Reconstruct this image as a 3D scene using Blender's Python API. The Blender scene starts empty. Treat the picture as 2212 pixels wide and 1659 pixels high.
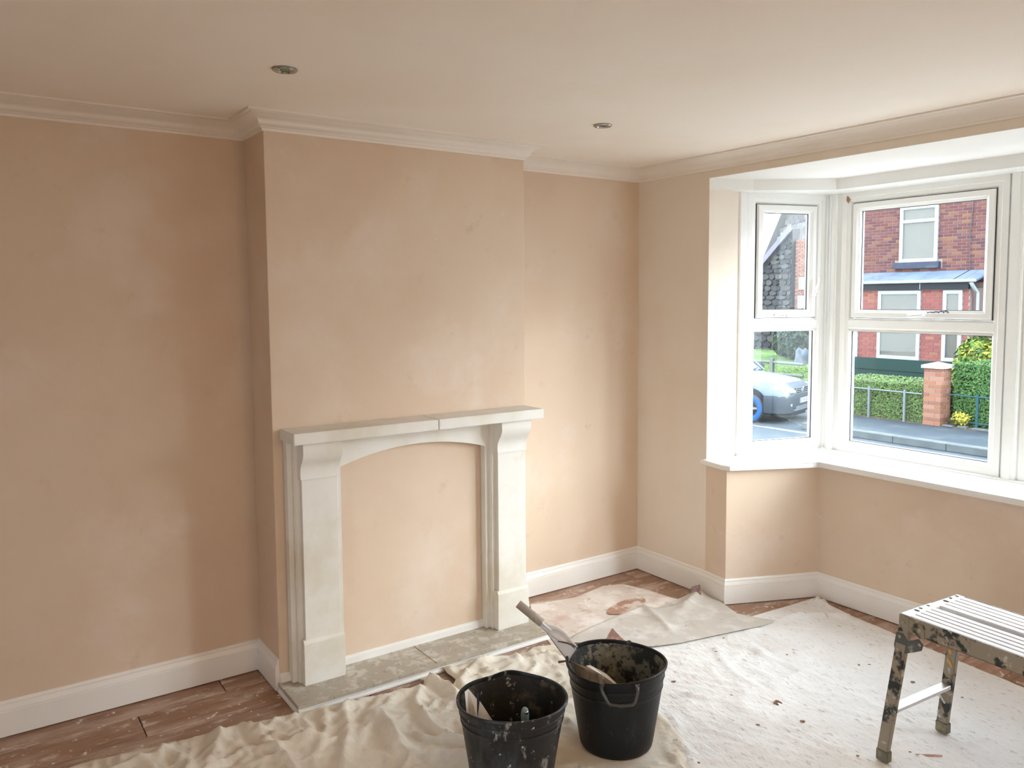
import bpy, bmesh, math, random
from mathutils import Vector, Matrix, noise
random.seed(7)
SC = bpy.context.scene
COL = SC.collection
# ------------------------------------------------------------------ camera
F_PX, CX, CY = 1751.81, 1153.2, 779.43
CAM = Vector((3.6697, -3.4021, 1.6899))
YAW, PIT, ROL = .9516, -.0777, -.0051
_f = Vector((-math.sin(YAW)*math.cos(PIT), math.cos(YAW)*math.cos(PIT), math.sin(PIT)))
_r0 = Vector((math.cos(YAW), math.sin(YAW), 0)); _u0 = _r0.cross(_f)
_r = math.cos(ROL)*_r0+math.sin(ROL)*_u0; _u = math.cos(ROL)*_u0-math.sin(ROL)*_r0
cd = bpy.data.cameras.new('camera'); cam = bpy.data.objects.new('camera', cd); COL.objects.link(cam)
m = Matrix.Identity(4)
for i in range(3):
    m[i][0] = _r[i]; m[i][1] = _u[i]; m[i][2] = -_f[i]; m[i][3] = CAM[i]
cam.matrix_world = m
cd.sensor_width = 36; cd.sensor_fit = 'HORIZONTAL'; cd.lens = F_PX/2212*36
cd.shift_x = (1106-CX)/2212; cd.shift_y = (CY-829.5)/2212
cd.clip_start = .05; cd.clip_end = 400
SC.camera = cam
# ------------------------------------------------------------------ sky, daylight, exposure
W = bpy.data.worlds.new('overcast_sky'); SC.world = W; W.use_nodes = True
wn = W.node_tree; bg = wn.nodes['Background']
bg.inputs[0].default_value = (.84, .93, 1.04, 1); bg.inputs[1].default_value = 6.4
sun = bpy.data.lights.new('hazy_sun', 'SUN'); sun.energy = 9.5; sun.angle = math.radians(44); sun.color = (.95, .985, 1.0)
so = bpy.data.objects.new('hazy_sun', sun); COL.objects.link(so)
so.rotation_euler = Vector((.74, .50, .45)).to_track_quat('Z', 'Y').to_euler()
YB_W = -5.2
def portal(name, loc, direction, w, h):
    L = bpy.data.lights.new(name, 'AREA'); L.shape = 'RECTANGLE'; L.size = w; L.size_y = h; L.cycles.is_portal = True
    o = bpy.data.objects.new(name, L); COL.objects.link(o); o.location = loc
    o.rotation_euler = Vector(direction).to_track_quat('-Z', 'Y').to_euler()
portal('bay_front_portal', (1.8125, .92, 1.53), (0, -1, 0), 1.95, 1.5)
portal('bay_left_portal', (.55, .52, 1.53), (.954, -.3, 0), .62, 1.5)
portal('rear_portal', (3.1, YB_W-.22, 1.1), (0, 1, 0), 1.3, 2.15)
portal('bay_right_portal', (3.07, .52, 1.53), (-.954, -.3, 0), .62, 1.5)
hl_ = bpy.data.lights.new('fill_lamp', 'POINT'); hl_.energy = 36; hl_.color = (1, .74, .48); hl_.shadow_soft_size = .42  # warm lamp added out of view to fill the room from the right
hlo = bpy.data.objects.new('fill_lamp', hl_); COL.objects.link(hlo); hlo.location = (5.05, -1.65, 1.95)
vs = SC.view_settings; vs.view_transform = 'Standard'; vs.look = 'None'; vs.gamma = 1; vs.use_curve_mapping = False
vs.exposure = 0.72
cy = SC.cycles
cy.use_denoising = True; cy.max_bounces = 14; cy.diffuse_bounces = 9; cy.glossy_bounces = 4
cy.transparent_max_bounces = 12; cy.sample_clamp_indirect = 12; cy.caustics_reflective = False; cy.caustics_refractive = False

# ------------------------------------------------------------------ helpers
def at(u, v, axis, val):
    """photo measurement -> world point on a plane"""
    d = _f+(u-CX)/F_PX*_r-(v-CY)/F_PX*_u
    i = 'xyz'.index(axis); return CAM+d*((val-CAM[i])/d[i])
def fl(u, v, z=0.0):
    p = at(u, v, 'z', z); return (p.x, p.y)
MATS = {}
def M(name, col, rough=.5, metal=0., layers=(), bump=0., bscale=40., spec=.5, isl=None, trans=0., stretch=None, bdetail=4):
    """layers: (colour, noise scale, lo, hi[, stretch xyz]) mixed over the base one after the other"""
    if name in MATS: return MATS[name]
    mt = bpy.data.materials.new(name); mt.use_nodes = True; nt = mt.node_tree; N = nt.nodes; L = nt.links
    b = N['Principled BSDF']; b.inputs['Base Color'].default_value = (*col, 1)
    b.inputs['Roughness'].default_value = rough; b.inputs['Metallic'].default_value = metal
    b.inputs['Specular IOR Level'].default_value = spec; b.inputs['Transmission Weight'].default_value = trans
    tc = N.new('ShaderNodeTexCoord'); cur = None
    def rgb(c):
        n = N.new('ShaderNodeRGB'); n.outputs[0].default_value = (*c, 1); return n.outputs[0]
    def nz(scale, st=None, det=6, ro=.6):
        src = tc.outputs['Object']
        if st:
            mp = N.new('ShaderNodeMapping'); mp.inputs['Scale'].default_value = st[:3]
            if len(st) > 3: mp.inputs['Rotation'].default_value = (0, 0, st[3])
            L.new(src, mp.inputs[0]); src = mp.outputs[0]
        n = N.new('ShaderNodeTexNoise'); n.inputs['Scale'].default_value = scale; n.inputs['Detail'].default_value = det
        n.inputs['Roughness'].default_value = ro; L.new(src, n.inputs['Vector']); return n.outputs['Fac']
    cur = rgb(col)
    if isl:                      # colour varies from piece to piece
        g = N.new('ShaderNodeNewGeometry'); oi = N.new('ShaderNodeObjectInfo'); ad = N.new('ShaderNodeMath'); ad.operation = 'ADD'
        L.new(g.outputs['Random Per Island'], ad.inputs[0]); L.new(oi.outputs['Random'], ad.inputs[1])
        fr = N.new('ShaderNodeMath'); fr.operation = 'FRACT'; L.new(ad.outputs[0], fr.inputs[0])
        cr = N.new('ShaderNodeValToRGB'); el = cr.color_ramp.elements
        while len(el) < len(isl): el.new(.5)
        for k, c in enumerate(isl): el[k].position = k/(len(isl)-1); el[k].color = (*c, 1)
        L.new(fr.outputs[0], cr.inputs[0]); cur = cr.outputs[0]
    for ly in layers:
        f = nz(ly[1], ly[4] if len(ly) > 4 else None)
        mr = N.new('ShaderNodeMapRange'); mr.inputs[1].default_value = ly[2]; mr.inputs[2].default_value = ly[3]
        mr.interpolation_type = 'SMOOTHSTEP'; L.new(f, mr.inputs[0])
        mx = N.new('ShaderNodeMix'); mx.data_type = 'RGBA'; L.new(mr.outputs[0], mx.inputs[0])
        L.new(cur, mx.inputs[6]); L.new(rgb(ly[0]), mx.inputs[7]); cur = mx.outputs[2]
    L.new(cur, b.inputs['Base Color'])
    if bump:
        bn = N.new('ShaderNodeBump'); bn.inputs['Strength'].default_value = bump; bn.inputs['Distance'].default_value = .01
        L.new(nz(bscale, stretch, bdetail), bn.inputs['Height']); L.new(bn.outputs[0], b.inputs['Normal'])
    MATS[name] = mt; return mt
def glass_mat(name, tint=(1, 1, 1), refl=.5):
    mt = bpy.data.materials.new(name); mt.use_nodes = True; nt = mt.node_tree; N = nt.nodes; L = nt.links
    N.remove(N['Principled BSDF']); tr = N.new('ShaderNodeBsdfTransparent'); tr.inputs[0].default_value = (*tint, 1)
    gl = N.new('ShaderNodeBsdfGlossy'); gl.inputs['Roughness'].default_value = .02
    fz = N.new('ShaderNodeFresnel'); fz.inputs[0].default_value = 1.45
    mu = N.new('ShaderNodeMath'); mu.operation = 'MULTIPLY'; mu.inputs[1].default_value = refl; L.new(fz.outputs[0], mu.inputs[0])
    mx = N.new('ShaderNodeMixShader'); L.new(mu.outputs[0], mx.inputs[0]); L.new(tr.outputs[0], mx.inputs[1]); L.new(gl.outputs[0], mx.inputs[2])
    L.new(mx.outputs[0], N['Material Output'].inputs[0]); return mt

def obj(name, bm, mat, parent=None, smooth=False, **tags):
    me = bpy.data.meshes.new(name)
    if isinstance(bm, bmesh.types.BMesh): bmesh.ops.recalc_face_normals(bm, faces=bm.faces); bm.to_mesh(me); bm.free()
    else: me.from_pydata(bm[0], [], bm[1])
    if mat:
        for x in (mat if isinstance(mat, (list, tuple)) else [mat]): me.materials.append(x)
    if smooth:
        me.polygons.foreach_set('use_smooth', [True]*len(me.polygons))
        if smooth != True: me.set_sharp_from_angle(angle=math.radians(smooth))
    o = bpy.data.objects.new(name, me); COL.objects.link(o)
    if parent: o.parent = parent; 
    for k, v in tags.items(): o[k] = v
    return o
def thing(name, label, cat, loc=(0, 0, 0), rz=0, group=None):
    o = bpy.data.objects.new(name, None); COL.objects.link(o); o.location = loc; o.rotation_euler = (0, 0, rz); o.empty_display_size = .05
    o['label'] = label; o['category'] = cat
    if group: o['group'] = group
    return o
def inst(src, parent, loc, rz=0, scale=None, name=None):
    c = src.copy(); COL.objects.link(c); c.parent = parent; c.location = loc; c.rotation_euler = (0, 0, rz)
    if scale: c.scale = scale
    if name: c.name = name
    return c
S = dict(kind='structure')
def box(bm, x0, y0, z0, x1, y1, z1, mtx=None):
    vs = [bm.verts.new(p) for p in ((x0,y0,z0),(x1,y0,z0),(x1,y1,z0),(x0,y1,z0),(x0,y0,z1),(x1,y0,z1),(x1,y1,z1),(x0,y1,z1))]
    if mtx: 
        for v in vs: v.co = mtx @ v.co
    for f in ((0,3,2,1),(4,5,6,7),(0,1,5,4),(1,2,6,5),(2,3,7,6),(3,0,4,7)): bm.faces.new([vs[i] for i in f])
    return vs
def bxo(name, x0, y0, z0, x1, y1, z1, mat, parent=None, bev=0, seg=2, **t):
    bm = bmesh.new(); box(bm, x0, y0, z0, x1, y1, z1)
    if bev: bmesh.ops.bevel(bm, geom=bm.edges[:], offset=bev, segments=seg, affect='EDGES', profile=.6)
    return obj(name, bm, mat, parent, **t)
def prism(bm, poly, z0, z1, axis='z', mtx=None):
    """polygon (a,b) extruded along axis"""
    def mk(a, b, c):
        p = Vector((a, b, c)) if axis == 'z' else (Vector((c, a, b)) if axis == 'x' else Vector((a, c, b)))
        return mtx @ p if mtx else p
    A = [bm.verts.new(mk(a, b, z0)) for a, b in poly]; B = [bm.verts.new(mk(a, b, z1)) for a, b in poly]
    n = len(poly); bm.faces.new(A[::-1]); bm.faces.new(B)
    for i in range(n): bm.faces.new((A[i], A[(i+1) % n], B[(i+1) % n], B[i]))
    return A, B
def sweep(bm, prof, path, z=0., side=1, cap=True):
    """prof: closed list (offset, height); path in plan; offset goes to the right of travel (side=1), mitred"""
    n = len(path); rings = []
    for i, p in enumerate(path):
        p = Vector(p[:2]); ds = []
        if i > 0: ds.append((p-Vector(path[i-1][:2])).normalized())
        if i < n-1: ds.append((Vector(path[i+1][:2])-p).normalized())
        ns = [Vector((d.y, -d.x))*side for d in ds]
        mm = ns[0] if len(ns) == 1 else (ns[0]+ns[1])/(1+ns[0].dot(ns[1]))
        rings.append([bm.verts.new((p.x+mm.x*o, p.y+mm.y*o, z+h)) for o, h in prof])
    k = len(prof)
    for a, b in zip(rings, rings[1:]):
        for j in range(k): bm.faces.new((a[j], a[(j+1) % k], b[(j+1) % k], b[j]))
    if cap: bm.faces.new(rings[0]); bm.faces.new(rings[-1][::-1])
def tube(bm, pts, r, seg=8, cap=True, close=False):
    pts = [Vector(p) for p in pts]; rings = []; n = len(pts); up = None
    for i, p in enumerate(pts):
        t = (pts[min(i+1, n-1)]-pts[max(i-1, 0)]).normalized()
        if up is None: up = t.orthogonal().normalized()
        up = (up-t*up.dot(t)).normalized(); b = t.cross(up)
        rr = r[i] if isinstance(r, (list, tuple)) else r
        rings.append([bm.verts.new(p+up*math.cos(2*math.pi*k/seg)*rr+b*math.sin(2*math.pi*k/seg)*rr) for k in range(seg)])
    for a, b in zip(rings, rings[1:]):
        for k in range(seg): bm.faces.new((a[k], a[(k+1) % seg], b[(k+1) % seg], b[k]))
    if cap: bm.faces.new(rings[0][::-1]); bm.faces.new(rings[-1])
def lathe(bm, prof, seg=48, fn=None, c=(0, 0, 0)):
    """prof (r,z) closed by caps where r==0; fn(r,z,ang)->(x,y,z)"""
    rings = []
    for r, z in prof:
        if r < 1e-6: rings.append([bm.verts.new((c[0], c[1], c[2]+z))]); continue
        ring = []
        for k in range(seg):
            a = 2*math.pi*k/seg
            x, y, zz = fn(r, z, a) if fn else (r*math.cos(a), r*math.sin(a), z)
            ring.append(bm.verts.new((c[0]+x, c[1]+y, c[2]+zz)))
        rings.append(ring)
    for a, b in zip(rings, rings[1:]):
        for k in range(seg):
            l = (k+1) % seg
            if len(a) == 1 and len(b) == 1: continue
            if len(a) == 1: bm.faces.new((a[0], b[k], b[l]))
            elif len(b) == 1: bm.faces.new((a[k], a[l], b[0]))
            else: bm.faces.new((a[k], a[l], b[l], b[k]))
def frame_ring(bm, x0, x1, z0, z1, prof, mtx):
    """rectangular frame; prof list of (inset, depth): local x right, z up, y = depth away from room"""
    rings = []
    for ins, dp in prof:
        rings.append([bm.verts.new(mtx @ Vector(p)) for p in ((x0+ins, dp, z0+ins), (x1-ins, dp, z0+ins), (x1-ins, dp, z1-ins), (x0+ins, dp, z1-ins))])
    k = len(prof)
    for j in range(k):
        a, b = rings[j], rings[(j+1) % k]
        for i in range(4): bm.faces.new((a[i], a[(i+1) % 4], b[(i+1) % 4], b[i]))
def leaf_cloud(name, pts, size, mat, parent=None, sq=.55, **t):
    """pts: (co, normal-ish) -> folded leaves, one joined stuff mesh"""
    V = []; Fc = []
    for co, nrm in pts:
        n = (Vector(nrm)+Vector((random.uniform(-1, 1), random.uniform(-1, 1), random.uniform(-.6, 1)))*.9).normalized()
        a = n.orthogonal().normalized(); a = Matrix.Rotation(random.uniform(0, 6.28), 3, n) @ a; b = n.cross(a)
        s = size*random.uniform(.6, 1.3); k = len(V); c = Vector(co)
        V += [c-a*s, c+b*s*sq-n*s*.12, c+a*s, c-b*s*sq-n*s*.12, c+n*s*.1]
        Fc += [(k, k+1, k+4), (k+1, k+2, k+4), (k+2, k+3, k+4), (k+3, k, k+4)]
    return obj(name, ([tuple(v) for v in V], Fc), mat, parent, **t)

# ------------------------------------------------------------------ materials
PLA = (.675, .55, .43)
plaster = M('bare_pink_plaster', PLA, .82, layers=[((.64, .50, .385), 1.3, .42, .70), ((.70, .585, .49), 2.3, .5, .72), ((.60, .46, .345), 9, .60, .8), ((.72, .60, .51), 14, .66, .8)], bump=.04, bscale=9, spec=.25)
plaster_damp = M('fresh_plaster_patch', (.50, .35, .245), .8, layers=[((.56, .40, .29), 3, .45, .7)], bump=.04, bscale=9, spec=.25)
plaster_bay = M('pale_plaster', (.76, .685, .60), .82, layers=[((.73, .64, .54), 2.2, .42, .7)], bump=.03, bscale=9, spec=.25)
ceil_m = M('plastered_ceiling', (.88, .83, .765), .85, layers=[((.86, .79, .71), 1.1, .42, .68), ((.89, .85, .80), 1.9, .5, .75)], bump=.03, bscale=6, spec=.2)
bay_ceil_m = M('white_emulsion', (.80, .79, .77), .8, layers=[((.76, .75, .73), 2, .45, .7)], spec=.2)
cornice_m = M('primed_cornice', (.81, .76, .70), .7, layers=[((.78, .72, .65), 3, .45, .7)], spec=.3)
white = M('white_gloss_paint', (.80, .79, .765), .32, layers=[((.76, .745, .715), 2.5, .45, .75)], spec=.5)
upvc = M('white_upvc', (.82, .825, .81), .25, layers=[((.78, .785, .76), 3, .5, .75)], spec=.5)
dirt_m = M('brown_water_stain', (.33, .17, .10), .7)
dark = M('black_rubber_seal', (.015, .018, .03), .5)
stone_m = M('painted_limestone', (.75, .74, .70), .55, layers=[((.66, .62, .53), 3, .42, .7), ((.60, .52, .40), 1.6, .62, .85)], bump=.02, bscale=60, spec=.35)
hearth_m = M('speckled_hearth_stone', (.40, .355, .29), .55, layers=[((.56, .53, .47), 16, .48, .64), ((.30, .255, .20), 28, .56, .72), ((.60, .57, .52), 60, .6, .75)], bump=.15, bscale=50)
floor_m = M('old_floorboards', (.30, .18, .12), .6, isl=[(.27, .15, .09), (.36, .21, .14), (.30, .18, .125), (.40, .26, .18)],
            layers=[((.17, .085, .05), 7, .5, .75, (6, .6, 1)), ((.50, .37, .30), 4, .45, .66, (2.2, .55, 1)), ((.62, .51, .45), 12, .55, .70, (1.4, .6, 1)), ((.74, .69, .65), 30, .61, .70)], bump=.3, bscale=30, stretch=(3, .6, 1))
chrome = M('chrome', (.45, .43, .42), .14, 1.0)
alu = M('scuffed_aluminium', (.72, .72, .72), .38, .75, layers=[((.55, .54, .52), 18, .5, .7, (1, 6, 1))])
alu_dirty = M('filthy_aluminium', (.27, .23, .175), .5, .25, layers=[((.36, .27, .17), 6, .45, .7), ((.025, .03, .028), 12, .50, .57), ((.45, .43, .38), 26, .58, .66), ((.60, .60, .57), 70, .66, .72)])
alu_deck = M('white_splashed_deck', (.66, .66, .68), .5, .15, layers=[((.76, .76, .77), 8, .45, .6), ((.42, .41, .42), 40, .66, .74)])
sheet_m = M('white_dust_sheet', (.80, .80, .80), .92, layers=[((.85, .86, .87), 3, .42, .7), ((.70, .66, .64), 2.2, .56, .78), ((.50, .47, .46), 24, .57, .72, (1, 2.8, 1, .5)), ((.36, .32, .31), 70, .66, .75)], bump=.8, bscale=22, spec=.1, bdetail=6, stretch=(1, 2.2, 1, .6))
canvas_m = M('cream_canvas', (.70, .645, .555), .95, layers=[((.60, .52, .42), 4, .5, .75), ((.78, .74, .67), 6, .5, .7), ((.48, .38, .31), 20, .64, .76)], bump=.3, bscale=45, spec=.1)
sheet_g = M('grey_stiff_sheet', (.56, .53, .49), .9, layers=[((.68, .66, .63), 7, .46, .66), ((.44, .39, .37), 16, .58, .74), ((.53, .47, .50), 5, .62, .7)], bump=.15, bscale=60, spec=.1)
sheet_p = M('plaster_dusted_sheet', (.66, .59, .54), .92, layers=[((.78, .74, .71), 5, .44, .60), ((.52, .41, .35), 9, .56, .70), ((.60, .45, .41), 3, .56, .70), ((.86, .84, .82), 22, .60, .70)], bump=.2, bscale=30, spec=.1)
stain_m = M('brown_spill', (.42, .24, .17), .35, layers=[((.68, .60, .55), 7, .46, .58), ((.36, .19, .13), 18, .58, .7)])
bk = (.007, .008, .009)
bucket_l = M('splashed_black_rubber', bk, .45, spec=.4, layers=[((.035, .043, .05), 9, .50, .7, (1, 1, .35)), ((.22, .22, .21), 22, .59, .67, (1, 1, .4)), ((.55, .52, .49), 60, .64, .71)], bump=.15, bscale=40)
bucket_r = M('black_rubber', bk, .42, spec=.25, layers=[((.022, .027, .03), 8, .55, .75, (1, 1, .3)), ((.40, .39, .38), 75, .68, .73)], bump=.1, bscale=40)
bucket_in = M('plaster_crusted_black_rubber', (.022, .019, .015), .6, spec=.3, layers=[((.12, .09, .055), 9, .48, .70), ((.018, .018, .016), 22, .52, .62), ((.40, .37, .30), 34, .64, .72)], bump=.4, bscale=40)
bucket_in2 = M('dried_plaster_crust', (.15, .135, .10), .7, spec=.3, layers=[((.018, .02, .018), 10, .47, .57), ((.26, .235, .17), 14, .54, .68), ((.025, .025, .022), 45, .54, .60)], bump=.5, bscale=40)
steel = M('plaster_smeared_steel', (.72, .73, .75), .4, .25, layers=[((.80, .80, .80), 9, .45, .6), ((.35, .25, .18), 14, .70, .78)])
steel_w = M('dried_plaster_on_steel', (.70, .68, .65), .7, layers=[((.55, .52, .47), 12, .5, .7)])
wood_h = M('worn_grey_handle', (.30, .265, .22), .6, layers=[((.42, .38, .33), 20, .5, .7, (1, 1, .3))])
chip_m = M('splintered_wood', (.30, .17, .12), .8, layers=[((.12, .06, .04), 40, .5, .6)])
glass = glass_mat('window_glass', (.97, .99, .985), .4)

# ------------------------------------------------------------------ the room
H = 2.45; D = .2723; Y1, Y2 = -1.0368, -2.3364
XR, YB = 4.1, -5.2                     # right wall, back wall
XA, XB_, YB_ = .5623, .7308, -.0213
XC, YC = .955, .490
MX = 3.625                             # bay mirror: x -> MX - x
def mir(p): return (MX-p[0], p[1])
ZL = 2.337                             # bay ceiling / lintel
fl_o = bxo('floor', -.3, YB-.3, -.12, XR+.3, .9, -.022, M('subfloor', (.05, .035, .03), .9), **S)
protos = []
for k, Ln in enumerate((1.2, 1.8, 2.4)):
    bm = bmesh.new(); box(bm, 0, 0, 0, .188, Ln-.004, .0205)
    bmesh.ops.bevel(bm, geom=[e for e in bm.edges if all(v.co.z > .01 for v in e.verts)], offset=.0018, segments=1, affect='EDGES')
    protos.append(bm)
meshes = []
for k, bm in enumerate(protos):
    me = bpy.data.meshes.new('floorboard'); bm.to_mesh(me); bm.free(); me.materials.append(floor_m); meshes.append(me)
x = -.05; ci = 0
while x < XR:
    y = YB-random.uniform(0, 1.0)
    while y < (.5 if .75 < x+.1 < 2.85 else .0):
        k = random.choice((0, 1, 2)); o = bpy.data.objects.new('floorboard', meshes[k]); COL.objects.link(o); o.parent = fl_o; o.location = (x, y, -.0215); y += (1.2, 1.8, 2.4)[k]
    x += .19
obj('wall_left', (lambda b: (box(b, -.3, YB-.3, -.1, 0, .25, H), b)[1])(bmesh.new()), plaster, **S)
bxo('wall_chimney', 0, Y2, -.02, D, Y1, H, plaster, bev=.003, **S)
bm = bmesh.new(); box(bm, XR, YB-.3, -.1, XR+.15, -2.35, H); box(bm, XR, -.95, -.1, XR+.15, .25, H); box(bm, XR, -2.35, 2.05, XR+.15, -.95, H)  # doorway gap added so the fill lamp reaches the room
obj('wall_right', bm, plaster, **S)
bm = bmesh.new(); box(bm, 5.6, YB-.3, -.1, 5.75, .25, H); box(bm, XR+.15, .1, -.1, 5.6, .25, H); box(bm, XR+.15, YB-.3, -.1, 5.6, YB, H); obj('wall_fill_hall', bm, plaster, **S)  # unseen hall added to hold the fill lamp
bxo('floor_fill_hall', XR, YB-.3, -.12, 5.75, .25, -.001, M('fill_hall_boards', (.30, .18, .12), .6), **S)
bxo('ceiling_fill_hall', XR+.15, YB-.3, H, 5.75, .25, H+.2, ceil_m, **S)
bm = bmesh.new(); box(bm, -.3, YB-.3, -.1, 2.45, YB, H); box(bm, 3.75, YB-.3, -.1, XR+.3, YB, H); box(bm, 2.45, YB-.3, 2.15, 3.75, YB, H)
obj('wall_back', bm, plaster, **S)
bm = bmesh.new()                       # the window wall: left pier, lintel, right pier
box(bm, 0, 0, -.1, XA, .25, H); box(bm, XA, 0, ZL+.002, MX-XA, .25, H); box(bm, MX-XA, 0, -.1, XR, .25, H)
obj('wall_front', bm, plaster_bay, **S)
bxo('ceiling', -.3, YB-.3, H, XR+.3, .25, H+.2, ceil_m, **S)
# bay: low walls under the sill, ceiling, pelmet boards
S0 = Vector((.58, .225)); S1 = Vector((.735, .72)); SD = (S1-S0).normalized(); SN = Vector((-SD.y, SD.x))    # side window plane, outward normal
def sp(s, off=0): q = S0+SD*s+SN*off; return (q.x, q.y)
low_side = [(XA, 0), (XB_, YB_), (XC, YC), (XC, YC+.01), (.86, .86), (.79, .86), (.52, .25), (XA, .25)]
for nm, f in (('wall_bay_left', lambda p: p), ('wall_bay_right', mir)):
    bm = bmesh.new(); prism(bm, [f(p) for p in low_side], -.9, .752); obj(nm, bm, plaster, **S)
bxo('wall_bay_front', XC-.1, YC, -.9, MX-XC+.1, .86, .752, plaster, **S)
bm = bmesh.new(); prism(bm, [(XA-.08, .0012), (MX-XA+.08, .0012), (MX-.7, .95), (.7, .95)], ZL, H+.2); obj('ceiling_bay', bm, bay_ceil_m, **S)
fas = [(XA, .003), (.665, .24), (.94, .605)]
zf = 2.277
bm = bmesh.new(); prism(bm, fas+[(.94, .88), (.66, .88), (.49, .26), (XA, .25)], zf, ZL+.01); obj('trim_1', bm, upvc, **S)
bm = bmesh.new(); prism(bm, [mir(p) for p in fas+[(.94, .88), (.66, .88), (.49, .26), (XA, .25)]], zf, ZL+.01); obj('trim_2', bm, upvc, **S)
bxo('trim_3', .94, .605, zf, MX-.94, .88, ZL+.01, upvc, **S)
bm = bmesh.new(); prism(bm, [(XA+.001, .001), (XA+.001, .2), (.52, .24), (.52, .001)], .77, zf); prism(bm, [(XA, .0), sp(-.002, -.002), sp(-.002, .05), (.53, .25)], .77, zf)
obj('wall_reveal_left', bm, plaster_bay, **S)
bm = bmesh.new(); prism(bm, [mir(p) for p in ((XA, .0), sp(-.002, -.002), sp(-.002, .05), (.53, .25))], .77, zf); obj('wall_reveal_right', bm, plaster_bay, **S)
# window sill with a rounded nose
def sillpoly():
    L = [(.70, .84), (.60, .25), (XA, .0), (.543, 0), (.543, -.032), (.722, -.058), (.770, -.040), (.984, .447)]
    return L+[mir(p) for p in L[::-1]]
bm = bmesh.new(); prism(bm, sillpoly(), .750, .779)
fe = [e for e in bm.edges if (abs(e.verts[0].co.z-e.verts[1].co.z) < 1e-4) and all(v.co.y < .45 for v in e.verts) and not any(abs(v.co.y-.25) < .01 for v in e.verts)]
bmesh.ops.bevel(bm, geom=fe, offset=.0125, segments=4, affect='EDGES', profile=.5)
obj('trim_4', bm, white, smooth=40, **S)
# little step moulding where sill meets the frames
bm = bmesh.new(); sweep(bm, [(0, 0), (.03, 0), (.03, .006), (0, .008)], [sp(.0, -.001), sp(.565, -.001), (.80, .789), (MX-.80, .789)]+[mir(sp(.565, -.001)), mir(sp(0, -.001))], .779)
obj('trim_5', bm, upvc, **S)
# cornice
CP = [(0, -.0726), (.007, -.0726), (.009, -.063), (.016, -.060), (.017, -.055), (.022, -.052), (.027, -.040), (.036, -.027), (.050, -.017), (.064, -.013), (.066, -.010), (.072, -.010), (.0822, -.007), (.0822, .003), (0, .003)]
cpath = [(0, YB), (0, Y2), (D, Y2), (D, Y1), (0, Y1), (0, 0), (XR, 0), (XR, YB), (0, YB)]
names = ['trim_6', 'trim_7', 'trim_8', 'trim_9']
bm = bmesh.new(); sweep(bm, CP, cpath[:6]+[(XR, 0)], H); obj('trim_6', bm, cornice_m, smooth=50, **S)
bm = bmesh.new(); sweep(bm, CP, [(XR, 0), (XR, YB), (0, YB)], H); obj('trim_7', bm, cornice_m, smooth=50, **S)
# skirting
def SK(h, t=.018): return [(0, 0), (t, 0), (t, h*.70), (t-.004, h*.715), (t-.002, h*.74), (t-.003, h*.80), (t-.008, h*.86), (t-.009, h*.90), (t-.007, h*.93), (t-.010, h*.97), (t-.014, h), (0, h)]
def skirt(name, path, h=.1375, z=.004, t=.018):
    bm = bmesh.new(); sweep(bm, SK(h, t), path, z); return obj(name, bm, white, smooth=35, **S)
skirt('baseboard_left', [(0, YB), (0, Y2), (D-.002, Y2)])
skirt('baseboard_alcove', [(D, Y1), (0, Y1), (0, 0), (XA, 0), (XB_, YB_), (XC, YC), (MX-XC, YC), (MX-XB_, YB_), (MX-XA, 0), (XR, 0)])
skirt('baseboard_right', [(XR, 0), (XR, -.95)])
HZ = .04
skirt('baseboard_chimney', [(D, Y2), (D, -2.292)], .036, HZ, .014)
skirt('baseboard_fireplace', [(D, -2.10), (D, -1.23)], .036, HZ, .014)

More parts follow.
